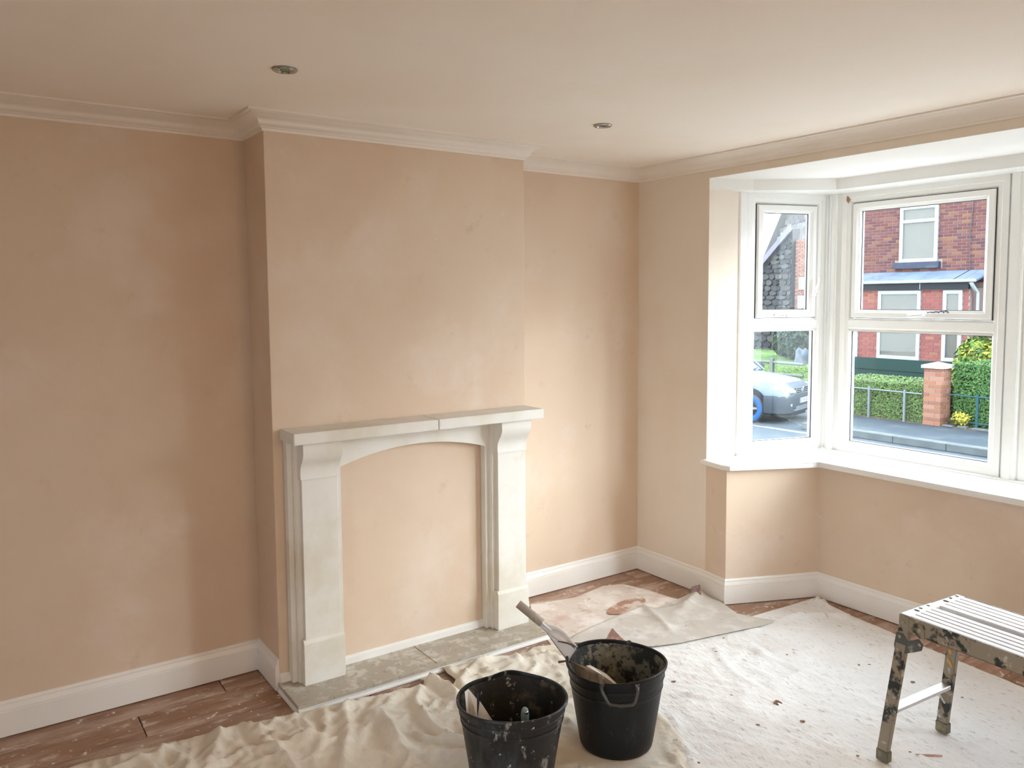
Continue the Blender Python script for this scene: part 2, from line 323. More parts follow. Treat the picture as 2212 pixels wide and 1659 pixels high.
# ------------------------------------------------------------------ windows
def mtx_plane(o, d, n):               # local x along d, y along n (outwards), z up
    mm = Matrix.Identity(4)
    for i, v in enumerate((Vector((d[0], d[1], 0)), Vector((n[0], n[1], 0)), Vector((0, 0, 1)))):
        for r in range(3): mm[r][i] = v[r]
    mm[0][3], mm[1][3] = o[0], o[1]; return mm
def window(idx, x0, x1, mt, gl_ins, stile_handle=0, stains=True):
    """upper opening sash over a fixed lower pane"""
    zb, zt = .785, 2.279; T1, T0 = 1.562, 1.490
    w = bpy.data.objects.new('window_%d' % idx, None); COL.objects.link(w); w['kind'] = 'structure'
    loc = mt @ Vector(((x0+x1)/2, .03, zb)); w.location = loc; mi = Matrix.Translation(-loc)
    mt = mi @ mt
    bm = bmesh.new()
    P = [(0, 0), (.030, 0), (.034, .004), (.052, .006), (gl_ins, .016), (gl_ins, .06), (0, .06)]
    frame_ring(bm, x0, x1, zb, zt, P, mt)
    # transom bar
    pr = [(0, T0-.002), (.010, T0+.006), (0.004, T0+.012), (0, T0+.02), (0, T1-.012), (.010, T1), (.06, T1), (.06, T0-.002)]
    A = []
    for xx in (x0+gl_ins-.012, x1-gl_ins+.012): A.append([bm.verts.new(mt @ Vector((xx, .004+y, z))) for y, z in pr])
    n = len(pr)
    for j in range(n): bm.faces.new((A[0][j], A[0][(j+1) % n], A[1][(j+1) % n], A[1][j]))
    bm.faces.new(A[0]); bm.faces.new(A[1][::-1])
    obj('window_frame', bm, upvc, w)
    sx0, sx1, sz0, sz1 = x0+gl_ins+.001, x1-gl_ins-.001, T1+.003, zt-gl_ins-.001
    bm = bmesh.new()
    frame_ring(bm, sx0, sx1, sz0, sz1, [(.002, .006), (.009, -.003), (.030, -.003), (.036, .002), (.047, .009), (.047, .05), (.002, .05)], mt)
    sash = obj('sash', bm, upvc, w)
    bm = bmesh.new(); frame_ring(bm, sx0-.001, sx1+.001, sz0-.001, sz1+.001, [(0, .012), (.0025, .011), (.0025, .02), (0, .02)], mt); obj('rubber_seal', bm, dark, w)
    for (a, b, c, d) in ((sx0+.045, sx1-.045, sz0+.045, sz1-.045), (x0+gl_ins-.002, x1-gl_ins+.002, zb+gl_ins-.002, T0)):
        bm = bmesh.new(); box(bm, a, .030, c, b, .034, d, mt); obj('pane', bm, glass, w)
        bm = bmesh.new(); frame_ring(bm, a+.001, b-.001, c+.001, d-.001, [(0, .026), (.004, .028), (.004, .036), (0, .038)], mt); obj('glazing_gasket', bm, dark, w)
    # espagnolette handle on the bottom rail of the sash
    xm = (sx0+sx1)/2-.01; zh = sz0+.020
    bm = bmesh.new(); box(bm, xm-.075, -.012, zh-.008, xm+.075, -.003, zh+.008, mt); bmesh.ops.bevel(bm, geom=bm.edges[:], offset=.003, segments=2, affect='EDGES')
    tube(bm, [mt @ Vector((xm-.012, -.018, zh)), mt @ Vector((xm-.012, -.038, zh-.004))], .009, 10)
    tube(bm, [mt @ Vector(p) for p in ((xm-.014, -.036, zh-.004), (xm+.02, -.040, zh-.002), (xm+.06, -.038, zh+.003), (xm+.072, -.036, zh+.004))], [.009, .007, .006, .005], 10)
    obj('handle', bm, upvc, w, smooth=50)
    if stile_handle:
        xs = sx1-.018; bm = bmesh.new()
        tube(bm, [mt @ Vector(p) for p in ((xs-.01, -.012, 1.70), (xs-.008, -.03, 1.72), (xs+.006, -.035, 1.77), (xs+.012, -.03, 1.80))], [.010, .008, .006, .004], 8)
        tube(bm, [mt @ Vector((xs-.01, -.006, 1.698)), mt @ Vector((xs-.01, -.024, 1.698))], .010, 8)
        obj('catch', bm, upvc, w, smooth=50)
    return w, mt
mt_side = mtx_plane(sp(0), SD, SN)
window(1, .058, .592, mt_side, .062, 1)
mt_front = mtx_plane((0, .79), (1, 0), (0, 1))
w2, mw2 = window(2, .858, 1.768, mt_front, .062)
window(3, MX-1.768, MX-.858, mt_front, .062)
def mirror_plane():
    a = mir(sp(.65)); return mtx_plane(a, (SD.x, -SD.y), (-SN.x, SN.y))
window(4, .058, .592, mirror_plane(), .062)
# unseen glazed doors added in the back wall to let in sky fill
w5 = bpy.data.objects.new('fill_door_1', None); COL.objects.link(w5); w5['kind'] = 'structure'; w5.location = (2.3, YB-.1, 0)
for k in (1.155, 1.828):
    bm = bmesh.new(); frame_ring(bm, -1.45+k*.966, -1.45+k*.966+.65, .0, 2.15, [(0, -.02), (.07, -.02), (.07, .03), (0, .03)], Matrix.Identity(4)); dp = obj('door_leaf', bm, upvc, w5)
    bm = bmesh.new(); box(bm, -1.45+k*.966+.06, 0, .06, -1.45+k*.966+.59, .006, 2.09); obj('pane', bm, glass, dp)
bxo('garden_rear', -12, -30, -.5, 16, YB-.3, -.25, M('rear_patio', (.22, .21, .19), .9, layers=[((.10, .16, .06), 1.2, .45, .6)]), **S)
# brown water stains on the corner frame
bm = bmesh.new()
for u, v, rx, rz in ((1832, 431, .010, .020), (1804.5, 424, .004, .016)):
    p = at(u, v, 'y', .7885); n = 12
    vs = [bm.verts.new((p.x+rx*math.cos(6.283*k/n)*(1+.2*math.sin(k*2.1)), .7885-.0002 if u > 1820 else .7885, p.z+rz*math.sin(6.283*k/n)-.3*rz*math.cos(6.283*k/n))) for k in range(n)]
    bm.faces.new(vs)
bmesh.ops.translate(bm, verts=bm.verts, vec=-w2.location); obj('water_stain', bm, dirt_m, w2)
# corner posts, cover strips, central mullion
def post(name, poly, z0=.785, z1=2.279, mat=upvc):
    bm = bmesh.new(); prism(bm, poly, z0, z1)
    bmesh.ops.bevel(bm, geom=[e for e in bm.edges if abs(e.verts[0].co.z-e.verts[1].co.z) > .5], offset=.003, segments=2, affect='EDGES')
    return obj(name, bm, mat, smooth=40, **S)
for k, f in ((6, lambda p: p), (9, mir)):
    post('trim_%d' % (k+4), [f(p) for p in (sp(.593, .004), sp(.604, -.006), (.792, .778), (.812, .786), (.857, .797), (.857, .86), (.72, .86))])
    post('trim_%d' % (k+5), [f(p) for p in ((.800, .772), (.828, .770), (.831, .79), (.803, .79))])
    post('trim_%d' % (k+6), [f(p) for p in (sp(-.004, .0), sp(.004, -.010), sp(.050, -.008), sp(.057, .0), sp(.057, .05), sp(-.004, .05))], zf and .779, zf)
post('trim_16', [(1.769, .80), (1.781, .792), (1.784, .778), (MX-1.784, .778), (MX-1.781, .792), (MX-1.769, .80), (MX-1.769, .86), (1.769, .86)])
post('trim_17', [(1.795, .768), (MX-1.795, .768), (MX-1.80, .78), (1.80, .78)])

# ------------------------------------------------------------------ fireplace
sur = thing('fireplace_surround', 'cream painted stone fireplace surround with arched header on chimney breast', 'fireplace', (D+.002, -1.675, HZ))
off = Vector((-D, 1.675, -HZ))
def so_(name, bm, mat, sm=False, parent=None, **t):
    bmesh.ops.translate(bm, verts=bm.verts, vec=off); return obj(name, bm, mat, parent or sur, smooth=sm, **t)
MZ0, MZ1, MXF = 1.0935, 1.1405, .447
JY = -1.637
for a, b in ((-2.306, JY-.0012), (JY+.0012, -1.046)):
    bm = bmesh.new(); box(bm, D, a, MZ0, MXF, b, MZ1); bmesh.ops.bevel(bm, geom=bm.edges[:], offset=.003, segments=2, affect='EDGES')
    so_('mantel_slab', bm, stone_m)
bm = bmesh.new(); box(bm, D, -2.29, MZ0-.0005, .42, -1.06, MZ0+.02)
# arched header
yl, yr = -2.062, -1.283; ym = (yl+yr)/2; zs, za = .955, 1.018
R = (((yr-yl)/2)**2+(za-zs)**2)/(2*(za-zs)); poly = [(yl-.02, zs)]
for k in range(25):
    y = yl+(yr-yl)*k/24; poly.append((y, za-R+math.sqrt(R*R-(y-ym)**2)))
poly += [(yr+.02, zs), (yr+.02, MZ0), (yl-.02, MZ0)]
bm = bmesh.new(); prism(bm, poly, D, .318, 'x'); so_('arched_header', bm, stone_m)
# legs: backing slab, pilaster, plinth block, scroll console
def leg(ya, yb):
    t = .012
    bm = bmesh.new(); box(bm, D, ya-.032, HZ, .315, yb+.020, MZ0); bmesh.ops.bevel(bm, geom=bm.edges[:], offset=.002, segments=1, affect='EDGES'); so_('backing_slab', bm, stone_m)
    bm = bmesh.new(); box(bm, .31, ya-.012, HZ, .338, yb+.012, MZ0); bmesh.ops.bevel(bm, geom=bm.edges[:], offset=.004, segments=2, affect='EDGES'); so_('moulded_edge', bm, stone_m)
    bm = bmesh.new(); box(bm, .336, ya+t, HZ, .362, yb-t, .935); bmesh.ops.bevel(bm, geom=bm.edges[:], offset=.002, segments=1, affect='EDGES'); so_('pilaster', bm, stone_m)
    bm = bmesh.new(); pr = [(.336, HZ), (.375, HZ), (.375, .222), (.366, .236), (.336, .236)]; prism(bm, [(p[0], p[1]) for p in pr], ya, yb, 'y'); bmesh.ops.bevel(bm, geom=bm.edges[:], offset=.0015, segments=1, affect='EDGES'); so_('plinth_block', bm, stone_m)
    pr = [(.336, .931)]
    for k in range(21):
        s = k/20; z = .931+(MZ0-.931)*s
        x = .372-.006*math.sin(s*math.pi*1.2)+(.046)*(1/(1+math.exp(-(s-.45)*11)))-.012*max(0, s-.72)/.28
        pr.append((x, z))
    pr.append((.336, MZ0)); bm = bmesh.new(); prism(bm, pr, ya+.006, yb-.006, 'y'); so_('console', bm, stone_m, 35)
leg(-2.262, -2.078); leg(-1.279, -1.095)
# hearth
he = thing('hearth', 'low speckled stone hearth with white edging in front of the fireplace', 'hearth', (D, -1.69, 0))
offh = Vector((-D, 1.69, 0))
def ho(name, bm, mat, **t): bmesh.ops.translate(bm, verts=bm.verts, vec=offh); return obj(name, bm, mat, he, **t)
HY0, HY1, HX = -2.346, -1.03, .530
bm = bmesh.new(); box(bm, D+.001, HY0+.006, .0015, HX-.02, HY1-.006, HZ-.014); ho('hearth_base', bm, white)
for a, b in ((HY0, -1.7015), (-1.6995, HY1)):
    bm = bmesh.new(); box(bm, D+.001, a, HZ-.014, HX-.018, b, HZ); bmesh.ops.bevel(bm, geom=bm.edges[:], offset=.002, segments=1, affect='EDGES'); ho('hearth_slab', bm, hearth_m)
y = HY0
while y < HY1-.02:
    b = min(HY1, y+random.uniform(.12, .22)); bm = bmesh.new(); box(bm, HX-.017, y+.0008, HZ-.014, HX, b-.0008, HZ-.0005); ho('edge_strip', bm, hearth_m); y = b
bm = bmesh.new(); sweep(bm, [(-.018, .0015), (.004, .0015), (.003, .008), (-.003, .013), (-.004, .018), (.001, .0225), (.001, .0255), (-.018, .0255)], [(D+.001, HY0), (HX, HY0), (HX, HY1), (D+.001, HY1)], 0); ho('white_edging', bm, white)

# ------------------------------------------------------------------ downlights
def downlight(u, v, label, bulb):
    p = at(u, v, 'z', H); t = thing('downlight', label, 'ceiling light', (p.x, p.y, H), 0)
    bm = bmesh.new(); lathe(bm, [(.0405, -.0005), (.0415, -.0045), (.038, -.0075), (.029, -.0075), (.0245, -.003), (.024, .012), (.030, .014), (.041, .0), (.0405, -.0005)], 40)
    obj('rim', bm, chrome, t, smooth=40)
    bm = bmesh.new(); lathe(bm, [(.0, -.0052), (.010, -.0046), (.0165, -.0025), (.0185, .002), (.0185, .010), (.0, .0125)], 32); obj('lamp', bm, bulb, t, smooth=50)
    bm = bmesh.new(); lathe(bm, [(0, .0128), (.0188, .0128), (.0188, .001), (.0235, .001), (.0235, .0142), (0, .0142)], 24); obj('socket', bm, dark, t)
    return t
bulb_g = M('green_coated_reflector', (.06, .24, .09), .2, .2); bulb_c = M('clear_reflector', (.16, .17, .18), .12, .7)
downlight(615, 149, 'chrome recessed downlight with a green lamp, nearer the camera', bulb_g)
downlight(1302, 270, 'chrome recessed downlight with a clear lamp, nearer the bay window', bulb_c)

# ------------------------------------------------------------------ dust sheets
def sdist(p, a, b):
    ab = b-a; t = max(0., min(1., (p-a).dot(ab)/max(ab.length_squared, 1e-9))); return (p-(a+ab*t)).length, t
def inside(p, poly):
    c = False; j = len(poly)-1
    for i in range(len(poly)):
        a, b = poly[i], poly[j]
        if (a[1] > p[1]) != (b[1] > p[1]) and p[0] < (b[0]-a[0])*(p[1]-a[1])/(b[1]-a[1])+a[0]: c = not c
        j = i
    return c
BUCK = [(1.441, -1.440, .16), (1.445, -1.918, .16)]
def cloth(name, poly, cell, ridges, nfun, mat, base, label, cat='dust sheet', edge=.05, holes=BUCK, group=None):
    """poly in floor coords; ridges: (polyline, height, width); draped height field with a snapped outline"""
    poly = [Vector(p) for p in poly]; holes = list(holes)+[(q[0], q[1], .03) for q in EXTRA.get(label[:5], ())]; RG = [([Vector(q) for q in pl], a, w) for pl, a, w in ridges]
    x0 = min(p.x for p in poly); x1 = max(p.x for p in poly); y0 = min(p.y for p in poly); y1 = max(p.y for p in poly)
    nx = int((x1-x0)/cell)+2; ny = int((y1-y0)/cell)+2; idx = {}; V = []; Fc = []
    ins = {}
    for i in range(nx+1):
        for j in range(ny+1): ins[i, j] = inside((x0+(i-.5)*cell, y0+(j-.5)*cell), poly)
    segs = list(zip(poly, poly[1:]+poly[:1]))
    def vert(i, j):
        if (i, j) in idx: return idx[i, j]
        p = Vector((x0+(i-.5)*cell, y0+(j-.5)*cell)); q = p; de = 9.
        best = None
        for a, b in segs:
            d, t = sdist(p, a, b)
            if d < de: de = d; best = a+(b-a)*t
        if not ins[i, j]: q = best; de = 0.
        h = 0.
        for pl, a, w in RG:
            dm = 9.; tt = 0; n = len(pl)-1
            for k in range(n):
                d, t = sdist(q, pl[k], pl[k+1])
                if d < dm: dm = d; tt = (k+t)/n
            if dm < w*3:
                tap = min(1., min(tt, 1-tt)*4+.35); h += a*tap*math.exp(-(dm/w)**1.35)
        h += nfun(q)
        h *= min(1., .25+de/edge)
        for bx, by, br in holes:
            d = math.hypot(q.x-bx, q.y-by)
            if d < br+.08: h *= max(0., min(1., (d-br)/.08))
        V.append((q.x, q.y, base+max(h, 0.))); idx[i, j] = len(V)-1; return idx[i, j]
    for i in range(nx):
        for j in range(ny):
            if ins[i, j] or ins[i+1, j] or ins[i, j+1] or ins[i+1, j+1]:
                if sum((ins[i, j], ins[i+1, j], ins[i, j+1], ins[i+1, j+1])) < 1: continue
                Fc.append((vert(i, j), vert(i+1, j), vert(i+1, j+1), vert(i, j+1)))
    o = obj(name, (V, Fc), mat, None, smooth=True, label=label, category=cat)
    if group: o['group'] = group
    return o
EXTRA = {}
def px(*L, z=0.): return [fl(u, v, z) for u, v in L]
def rn(p, s, k, sd=0.): v = noise.noise(Vector((p.x*s+sd, p.y*s*k, sd*3.1))); return 1-abs(v)*2
def wob(p, s, a): return Vector((p.x+a*noise.noise(Vector((p.x*s, p.y*s, 4.))), p.y+a*noise.noise(Vector((p.x*s, p.y*s, 9.)))))
def n_main(p):
    q = wob(p, 3, .12); q2 = Vector((q.x*.8+q.y*.6, -q.x*.6+q.y*.8))
    return .008*max(0, rn(q2, 5, 2.8, 1.))**6+.0042*max(0, rn(q2, 13, 2.4, 5.))**3+.008*max(0, rn(q, 2.1, 1.4, 8.))**10+.001
def n_crump(p):
    q = wob(p, 4, .13); q2 = Vector((q.x*.88-q.y*.47, q.x*.47+q.y*.88))
    return .015*max(0, rn(q2, 3.2, 2.3, 2.))**5+.012*max(0, rn(q2, 7.5, 1.8, 5.5))**4+.0048*max(0, rn(q, 20, 1.3, 7.))**2+.002
def n_flat(p): return .003*max(0, rn(wob(p, 4, .1), 7, 1.5, 3.))**4+.001
main_poly = px((1215, 1412), (1255, 1398), (1330, 1394), (1400, 1390), (1470, 1377), (1560, 1352), (1640, 1328), (1700, 1311), (1742, 1298), (1770, 1297), (1800, 1312), (1842, 1333), (1900, 1357), (1950, 1379), (2212, 1488))+[(3.25, .05), (3.3, -3.1), (1.0, -3.1), (1.05, -1.6)]
RM = [(px((1462, 1405), (1540, 1388), (1622, 1366), (1660, 1345)), .014, .016), (px((1630, 1350), (1700, 1336), (1790, 1332), (1835, 1337)), .016, .018),
      (px((1590, 1392), (1650, 1420), (1700, 1440), (1790, 1475), (1890, 1530), (2000, 1575), (2212, 1655)), .008, .010),
      (px((1545, 1400), (1560, 1430), (1590, 1462), (1660, 1500)), .008, .012), (px((1455, 1490), (1500, 1512), (1560, 1515), (1600, 1500), (1740, 1455), (1830, 1430)), .006, .009),
      (px((1740, 1293), (1760, 1299), (1790, 1315)), .026, .016), (px((1440, 1600), (1480, 1620), (1500, 1659)), .010, .013), (px((1460, 1659), (1560, 1640), (1700, 1620)), .006, .012),
      (px((1700, 1600), (1790, 1630), (1850, 1659)), .005, .009), (px((1585, 1395), (1640, 1412), (1655, 1420)), .010, .014), (px((1450, 1540), (1462, 1580), (1470, 1620)), .009, .014)]
EXTRA['large'] = px((1230, 1395), (1270, 1400), (1330, 1400), (1370, 1401), (1410, 1400), (1440, 1397), (1470, 1392), (1505, 1385), (1545, 1376), (1590, 1366), (1640, 1352), (1676, 1345), (1660, 1330), (1895, 1650), (1900, 1645), (2018, 1577), (2030, 1578))
cloth('dust_sheet', main_poly, .0150, [(a, b*1.5, c*.9) for a, b, c in RM], n_main, sheet_m, .0035, 'large white dust sheet spread flat across the bay end of the floor')
alc = px((1146, 1306), (1190, 1300), (1245, 1290), (1303, 1266), (1345, 1262), (1400, 1275), (1452, 1292), (1495, 1299), (1500, 1312), (1440, 1330), (1390, 1345), (1330, 1385), (1262, 1400), (1215, 1410), (1192, 1395), (1152, 1345))
al = cloth('dust_sheet', alc, .012, [(px((1160, 1340), (1240, 1345), (1300, 1340)), .005, .01), (px((1380, 1290), (1330, 1320), (1250, 1330)), .004, .008)], n_flat, sheet_p, .001, 'thin dusty pinkish sheet in the alcove right of the fireplace', holes=[])
bm = bmesh.new(); cx_, cy_ = fl(1353, 1311); vs = []
a1 = Vector(fl(1312, 1322)+(0,)); a2 = Vector(fl(1394, 1301)+(0,)); b1 = Vector(fl(1348, 1327)+(0,)); b2 = Vector(fl(1358, 1297)+(0,))
for k in range(40):
    a = 6.2832*k/40; s = 1+.05*noise.noise(Vector((math.cos(a)*2, math.sin(a)*2, 0)))
    c = (a1+a2)/2+(a2-a1)/2*math.cos(a)*s+(b2-b1)/2*math.sin(a)*s; vs.append(bm.verts.new((c.x, c.y, .0075)))
bm.faces.new(vs); obj('spill_stain', bm, stain_m, al, label='round brown spill stain')
gp = px((1228, 1392), (1243, 1376), (1310, 1345), (1388, 1312), (1418, 1318), (1462, 1300), (1510, 1280), (1532, 1291), (1556, 1305), (1592, 1330), (1640, 1340), (1676, 1345), (1650, 1356), (1545, 1378), (1470, 1394), (1410, 1402), (1330, 1400))
gp = [(x, min(y, -.026)) if x < .74 else (x, y) for x, y in gp]
RG_ = [(px((1390, 1314), (1412, 1335), (1440, 1360), (1452, 1376)), .020, .022), (px((1512, 1281), (1500, 1300), (1470, 1330)), .034, .045), (px((1243, 1380), (1310, 1350), (1388, 1318)), .010, .02),
       (px((1545, 1296), (1590, 1318), (1622, 1330)), .026, .020), (px((1420, 1322), (1480, 1318), (1540, 1330)), .010, .016), (px((1465, 1355), (1495, 1350), (1510, 1362)), .008, .01)]
cloth('dust_sheet', gp, .011, RG_, n_flat, sheet_g, .0125, 'stiff grey dust sheet with turned up corner by the bay pier', edge=.02)
crm = px((60, 1700), (178, 1656), (323, 1623), (385, 1608), (455, 1589), (488, 1581), (522, 1570), (555, 1566), (600, 1556), (641, 1547), (700, 1535), (748, 1521), (765, 1519), (830, 1506), (876, 1496), (912, 1491), (918, 1480),
         (905, 1472), (925, 1466), (950, 1478), (975, 1492), (985, 1478), (965, 1462), (958, 1450), (975, 1443), (1030, 1434), (1066, 1424), (1100, 1421), (1141, 1414), (1150, 1404), (1188, 1398), (1215, 1402), (1232, 1420), (1300, 1470), (1440, 1560), (1478, 1610), (1490, 1680))+[(1.95, -2.3), (1.7, -3.3), (.55, -3.5)]
RC = [(px((752, 1522), (746, 1545), (752, 1590), (738, 1690)), .030, .020), (px((792, 1568), (826, 1560), (842, 1585), (872, 1640), (905, 1690)), .034, .022),
      (px((522, 1572), (548, 1585), (590, 1600), (640, 1612), (690, 1610)), .024, .018), (px((560, 1604), (612, 1640), (650, 1690)), .024, .018), (px((650, 1562), (672, 1590), (664, 1625)), .020, .018),
      (px((912, 1492), (898, 1530), (925, 1572), (965, 1608), (1010, 1622)), .026, .016), (px((876, 1596), (930, 1608), (1005, 1612)), .020, .014), (px((905, 1480), (935, 1484), (970, 1502), (995, 1530)), .040, .024),
      (px((962, 1452), (985, 1480), (1005, 1510)), .030, .022), (px((1075, 1424), (1040, 1440), (1010, 1462), (1000, 1490)), .026, .018), (px((1210, 1422), (1160, 1432), (1110, 1440), (1060, 1446)), .022, .014),
      (px((480, 1586), (470, 1620), (440, 1690)), .022, .02), (px((700, 1540), (705, 1580), (690, 1640)), .014, .018), (px((850, 1515), (835, 1540), (790, 1560)), .018, .018), (px((600, 1560), (580, 1580), (545, 1600)), .014, .016),
      (px((340, 1628), (380, 1640), (420, 1680)), .018, .02), (px((250, 1650), (300, 1650), (350, 1690)), .014, .02), (px((1225, 1560), (1240, 1590), (1230, 1640)), .020, .018), (px((880, 1640), (960, 1645), (1010, 1640)), .020, .016)]
cloth('dust_sheet', crm, .0105, RC, n_crump, canvas_m, .011, 'crumpled cream canvas dust sheet heaped along the hearth front', edge=.035)
# curled scraps of floor paper
def scrap(name, label, pts, mat):
    bm = bmesh.new(); vs = [bm.verts.new(p) for p in pts]; bm.faces.new(vs); bmesh.ops.triangulate(bm, faces=bm.faces[:])
    bmesh.ops.subdivide_edges(bm, edges=bm.edges[:], cuts=3, use_grid_fill=True)
    for v in bm.verts: v.co += Vector((0, 0, .004*noise.noise(v.co*40)))
    o = obj(name, bm, mat, None, label=label, category='paper scrap'); md = o.modifiers.new('thick', 'SOLIDIFY'); md.thickness = .0012; return o
paper = M('purple_brown_paper', (.20, .12, .11), .8, layers=[((.34, .24, .22), 30, .45, .65)])
def f3(u, v, z): p = at(u, v, 'z', z); return (p.x, p.y, p.z)
a = fl(1494, 1297); b = fl(1514, 1293); c = fl(1530, 1300)
scrap('paper_scrap', 'dark curled paper flap standing against the skirting by bay pier', [(a[0]-.02, a[1]-.01, .012), (a[0], a[1], .075), (b[0], b[1]-.01, .085), (b[0]+.03, b[1]-.03, .03), (b[0]+.0, b[1]-.05, .016)], paper)
paper2 = M('reddish_torn_paper', (.34, .20, .17), .8, layers=[((.55, .45, .42), 30, .5, .65)])
a = fl(1296, 1390); b = fl(1323, 1386); c = fl(1352, 1391)
scrap('paper_scrap', 'torn reddish paper peak poking up behind the right bucket', [(a[0], a[1], .014), ((a[0]+b[0])/2, (a[1]+b[1])/2, .022), (b[0], b[1], .070), ((c[0]*.6+b[0]*.4), (c[1]*.6+b[1]*.4), .030), (c[0], c[1], .014)], paper2)
# rubble and chips
rng = random.Random(3)
def chip(bmx, L, Wd, Hh):
    n = 7; A = [(L*math.cos(6.283*k/n)*rng.uniform(.7, 1.1), Wd*math.sin(6.283*k/n)*rng.uniform(.7, 1.1)) for k in range(n)]; prism(bmx, A, 0, Hh)
CL = ['dark oval chip right of the far bucket, midway down the sheet', 'small dark chip just below the oval one beside the far bucket', 'small pale edged chip left of the middle of the white sheet', 'long dark sliver right of centre on the white sheet', 'brown chip closest to the right side of the far bucket',
      'tiny speck above the far bucket rim on the white sheet', 'faint brown fleck behind the far bucket on the white sheet', 'left of two tiny chips in front of the step bench leg', 'right of two tiny chips in front of the step bench leg', 'thin dark splinter between the two visible bench legs',
      'tiny dark speck low on the sheet, left of centre', 'dark crumb left of the near foot of the bench', 'brown flake on the sheet at the bottom edge, right of buckets', 'tiny speck high on the sheet, below the bay corner', 'tiny speck on the fold left of the bay corner', 'small curved chip behind the bench foot rail', 'tiny crumb above the pinkish wooden strip']
for k, (u, v, L) in enumerate([(1580, 1504, 9), (1611, 1530, 8), (1637, 1568, 9), (1734, 1560, 12), (1455, 1474, 11), (1548, 1410, 7), (1556, 1425, 8), (1855, 1438, 6), (1878, 1438, 7), (1972, 1475, 11), (1638, 1614, 6), (1853, 1635, 8), (1508, 1650, 10), (1700, 1416, 4), (1563, 1380, 4), (2079, 1509, 6), (1966, 1627, 6)]):
    p = at(u, v, 'z', .006); s = L*.5/F_PX*(p-CAM).dot(_f); bm = bmesh.new(); chip(bm, s, s*.4, .004)
    o = obj('wood_chip', bm, chip_m, None, label=CL[k], category='debris', group='chips scattered on the white dust sheet')
    o.location = (p.x, p.y, .0085); o.rotation_euler = (0, 0, YAW+rng.uniform(-.9, .3))
p = at(1682, 1519, 'z', .012); bm = bmesh.new(); tube(bm, [(.018*math.cos(a)*1.0, .013*math.sin(a), .004+.002*math.sin(a*3)) for a in [x*.5+1.2 for x in range(9)]], [.003, .0045, .005, .0045, .004, .005, .005, .004, .002], 6)
o = obj('curled_shaving', bm, chip_m, None, label='dark curled shaving shaped like a C on the white sheet', category='debris'); o.location = (p.x, p.y, .0075)
p = at(2008, 1634, 'z', .008); bm = bmesh.new(); prism(bm, [(-.045, -.003), (-.048, .006), (-.038, .003), (.040, .004), (.046, .001), (.040, -.003)], 0, .007)
o = obj('wood_strip', bm, M('pinkish_wood', (.42, .26, .21), .8, layers=[((.55, .40, .34), 40, .5, .6)]), None, label='split pinkish wooden strip lying beside the step up legs', category='debris'); o.location = (p.x, p.y, .0075); o.rotation_euler = (0, 0, YAW-.05)

# ------------------------------------------------------------------ buckets
def vd(u, v, dep): return CAM+(_f+(u-CX)/F_PX*_r-(v-CY)/F_PX*_u)*dep
def bucket(cx0, cy0, h, rb, rt, label, matO, matI, fn, ribs=(.83,)):
    t = thing('bucket', label, 'bucket', (cx0, cy0, .0125))
    def R(z): return rb+(rt-rb)*(z/h)
    prof = [(0, 0), (rb-.006, 0), (rb, .006)]
    z = .02
    while z < h-.02:
        prof.append((R(z), z)); z += .02
    for rbz in ribs: prof += [(R(h*rbz)+.0002, h*rbz-.004), (R(h*rbz)+.0022, h*rbz-.002), (R(h*rbz)+.0022, h*rbz+.002), (R(h*rbz)+.0002, h*rbz+.004)]
    prof = prof[:3]+sorted(prof[3:], key=lambda q: q[1])+[(rt-.001, h-.012)]
    bm = bmesh.new(); lathe(bm, prof, 72, fn); obj('body', bm, matO, t, smooth=50)
    bm = bmesh.new(); lathe(bm, [(rt-.001, h-.012), (rt+.004, h-.011), (rt+.005, h-.003), (rt+.002, h), (rt-.003, h-.001), (rt-.0045, h-.006), (rt-.005, h-.014)], 72, fn); obj('rim', bm, matO, t, smooth=50)
    bm = bmesh.new(); lathe(bm, [(rt-.005, h-.014)]+[(R(h*s)-.005, h*s) for s in (.9, .8, .7, .6, .5, .4, .3, .2, .1)]+[(rb-.005, .012), (0, .008)], 72, fn); obj('inside', bm, matI, t, smooth=50)
    return t
ca = math.atan2(-3.4+1.44, 3.67-1.441)
br = bucket(1.441, -1.440, .318, .136, .186, 'black builders bucket with trowels, further from the camera', bucket_r, bucket_in2, lambda r, z, a: (r*math.cos(a), r*math.sin(a), z+.006*math.sin(a*2+1)*(z/.31)**3), (.86, .74))
for a0 in (ca+.09, ca+.09+math.pi):
    bm = bmesh.new(); Hh = .318; pts = []
    for da, zz, rr in ((-.36, -.012, .187), (-.36, -.022, .197), (-.33, -.030, .203), (-.24, -.062, .206), (-.20, -.070, .206), (0, -.073, .208), (.20, -.070, .206), (.24, -.062, .206), (.28, -.035, .204), (.31, -.022, .197), (.31, -.012, .187)):
        pts.append((rr*math.cos(a0+da), rr*math.sin(a0+da), Hh+zz))
    tube(bm, pts, .0055, 8)
    for da in (-.36, .31):
        tube(bm, [((.186)*math.cos(a0+da), .186*math.sin(a0+da), Hh-.006), (.192*math.cos(a0+da), .192*math.sin(a0+da), Hh-.03)], [.010, .006], 8)
    obj('carry_handle', bm, M('scuffed_black_plastic', (.045, .043, .042), .3, layers=[((.35, .33, .32), 70, .62, .68)]), br, smooth=50)
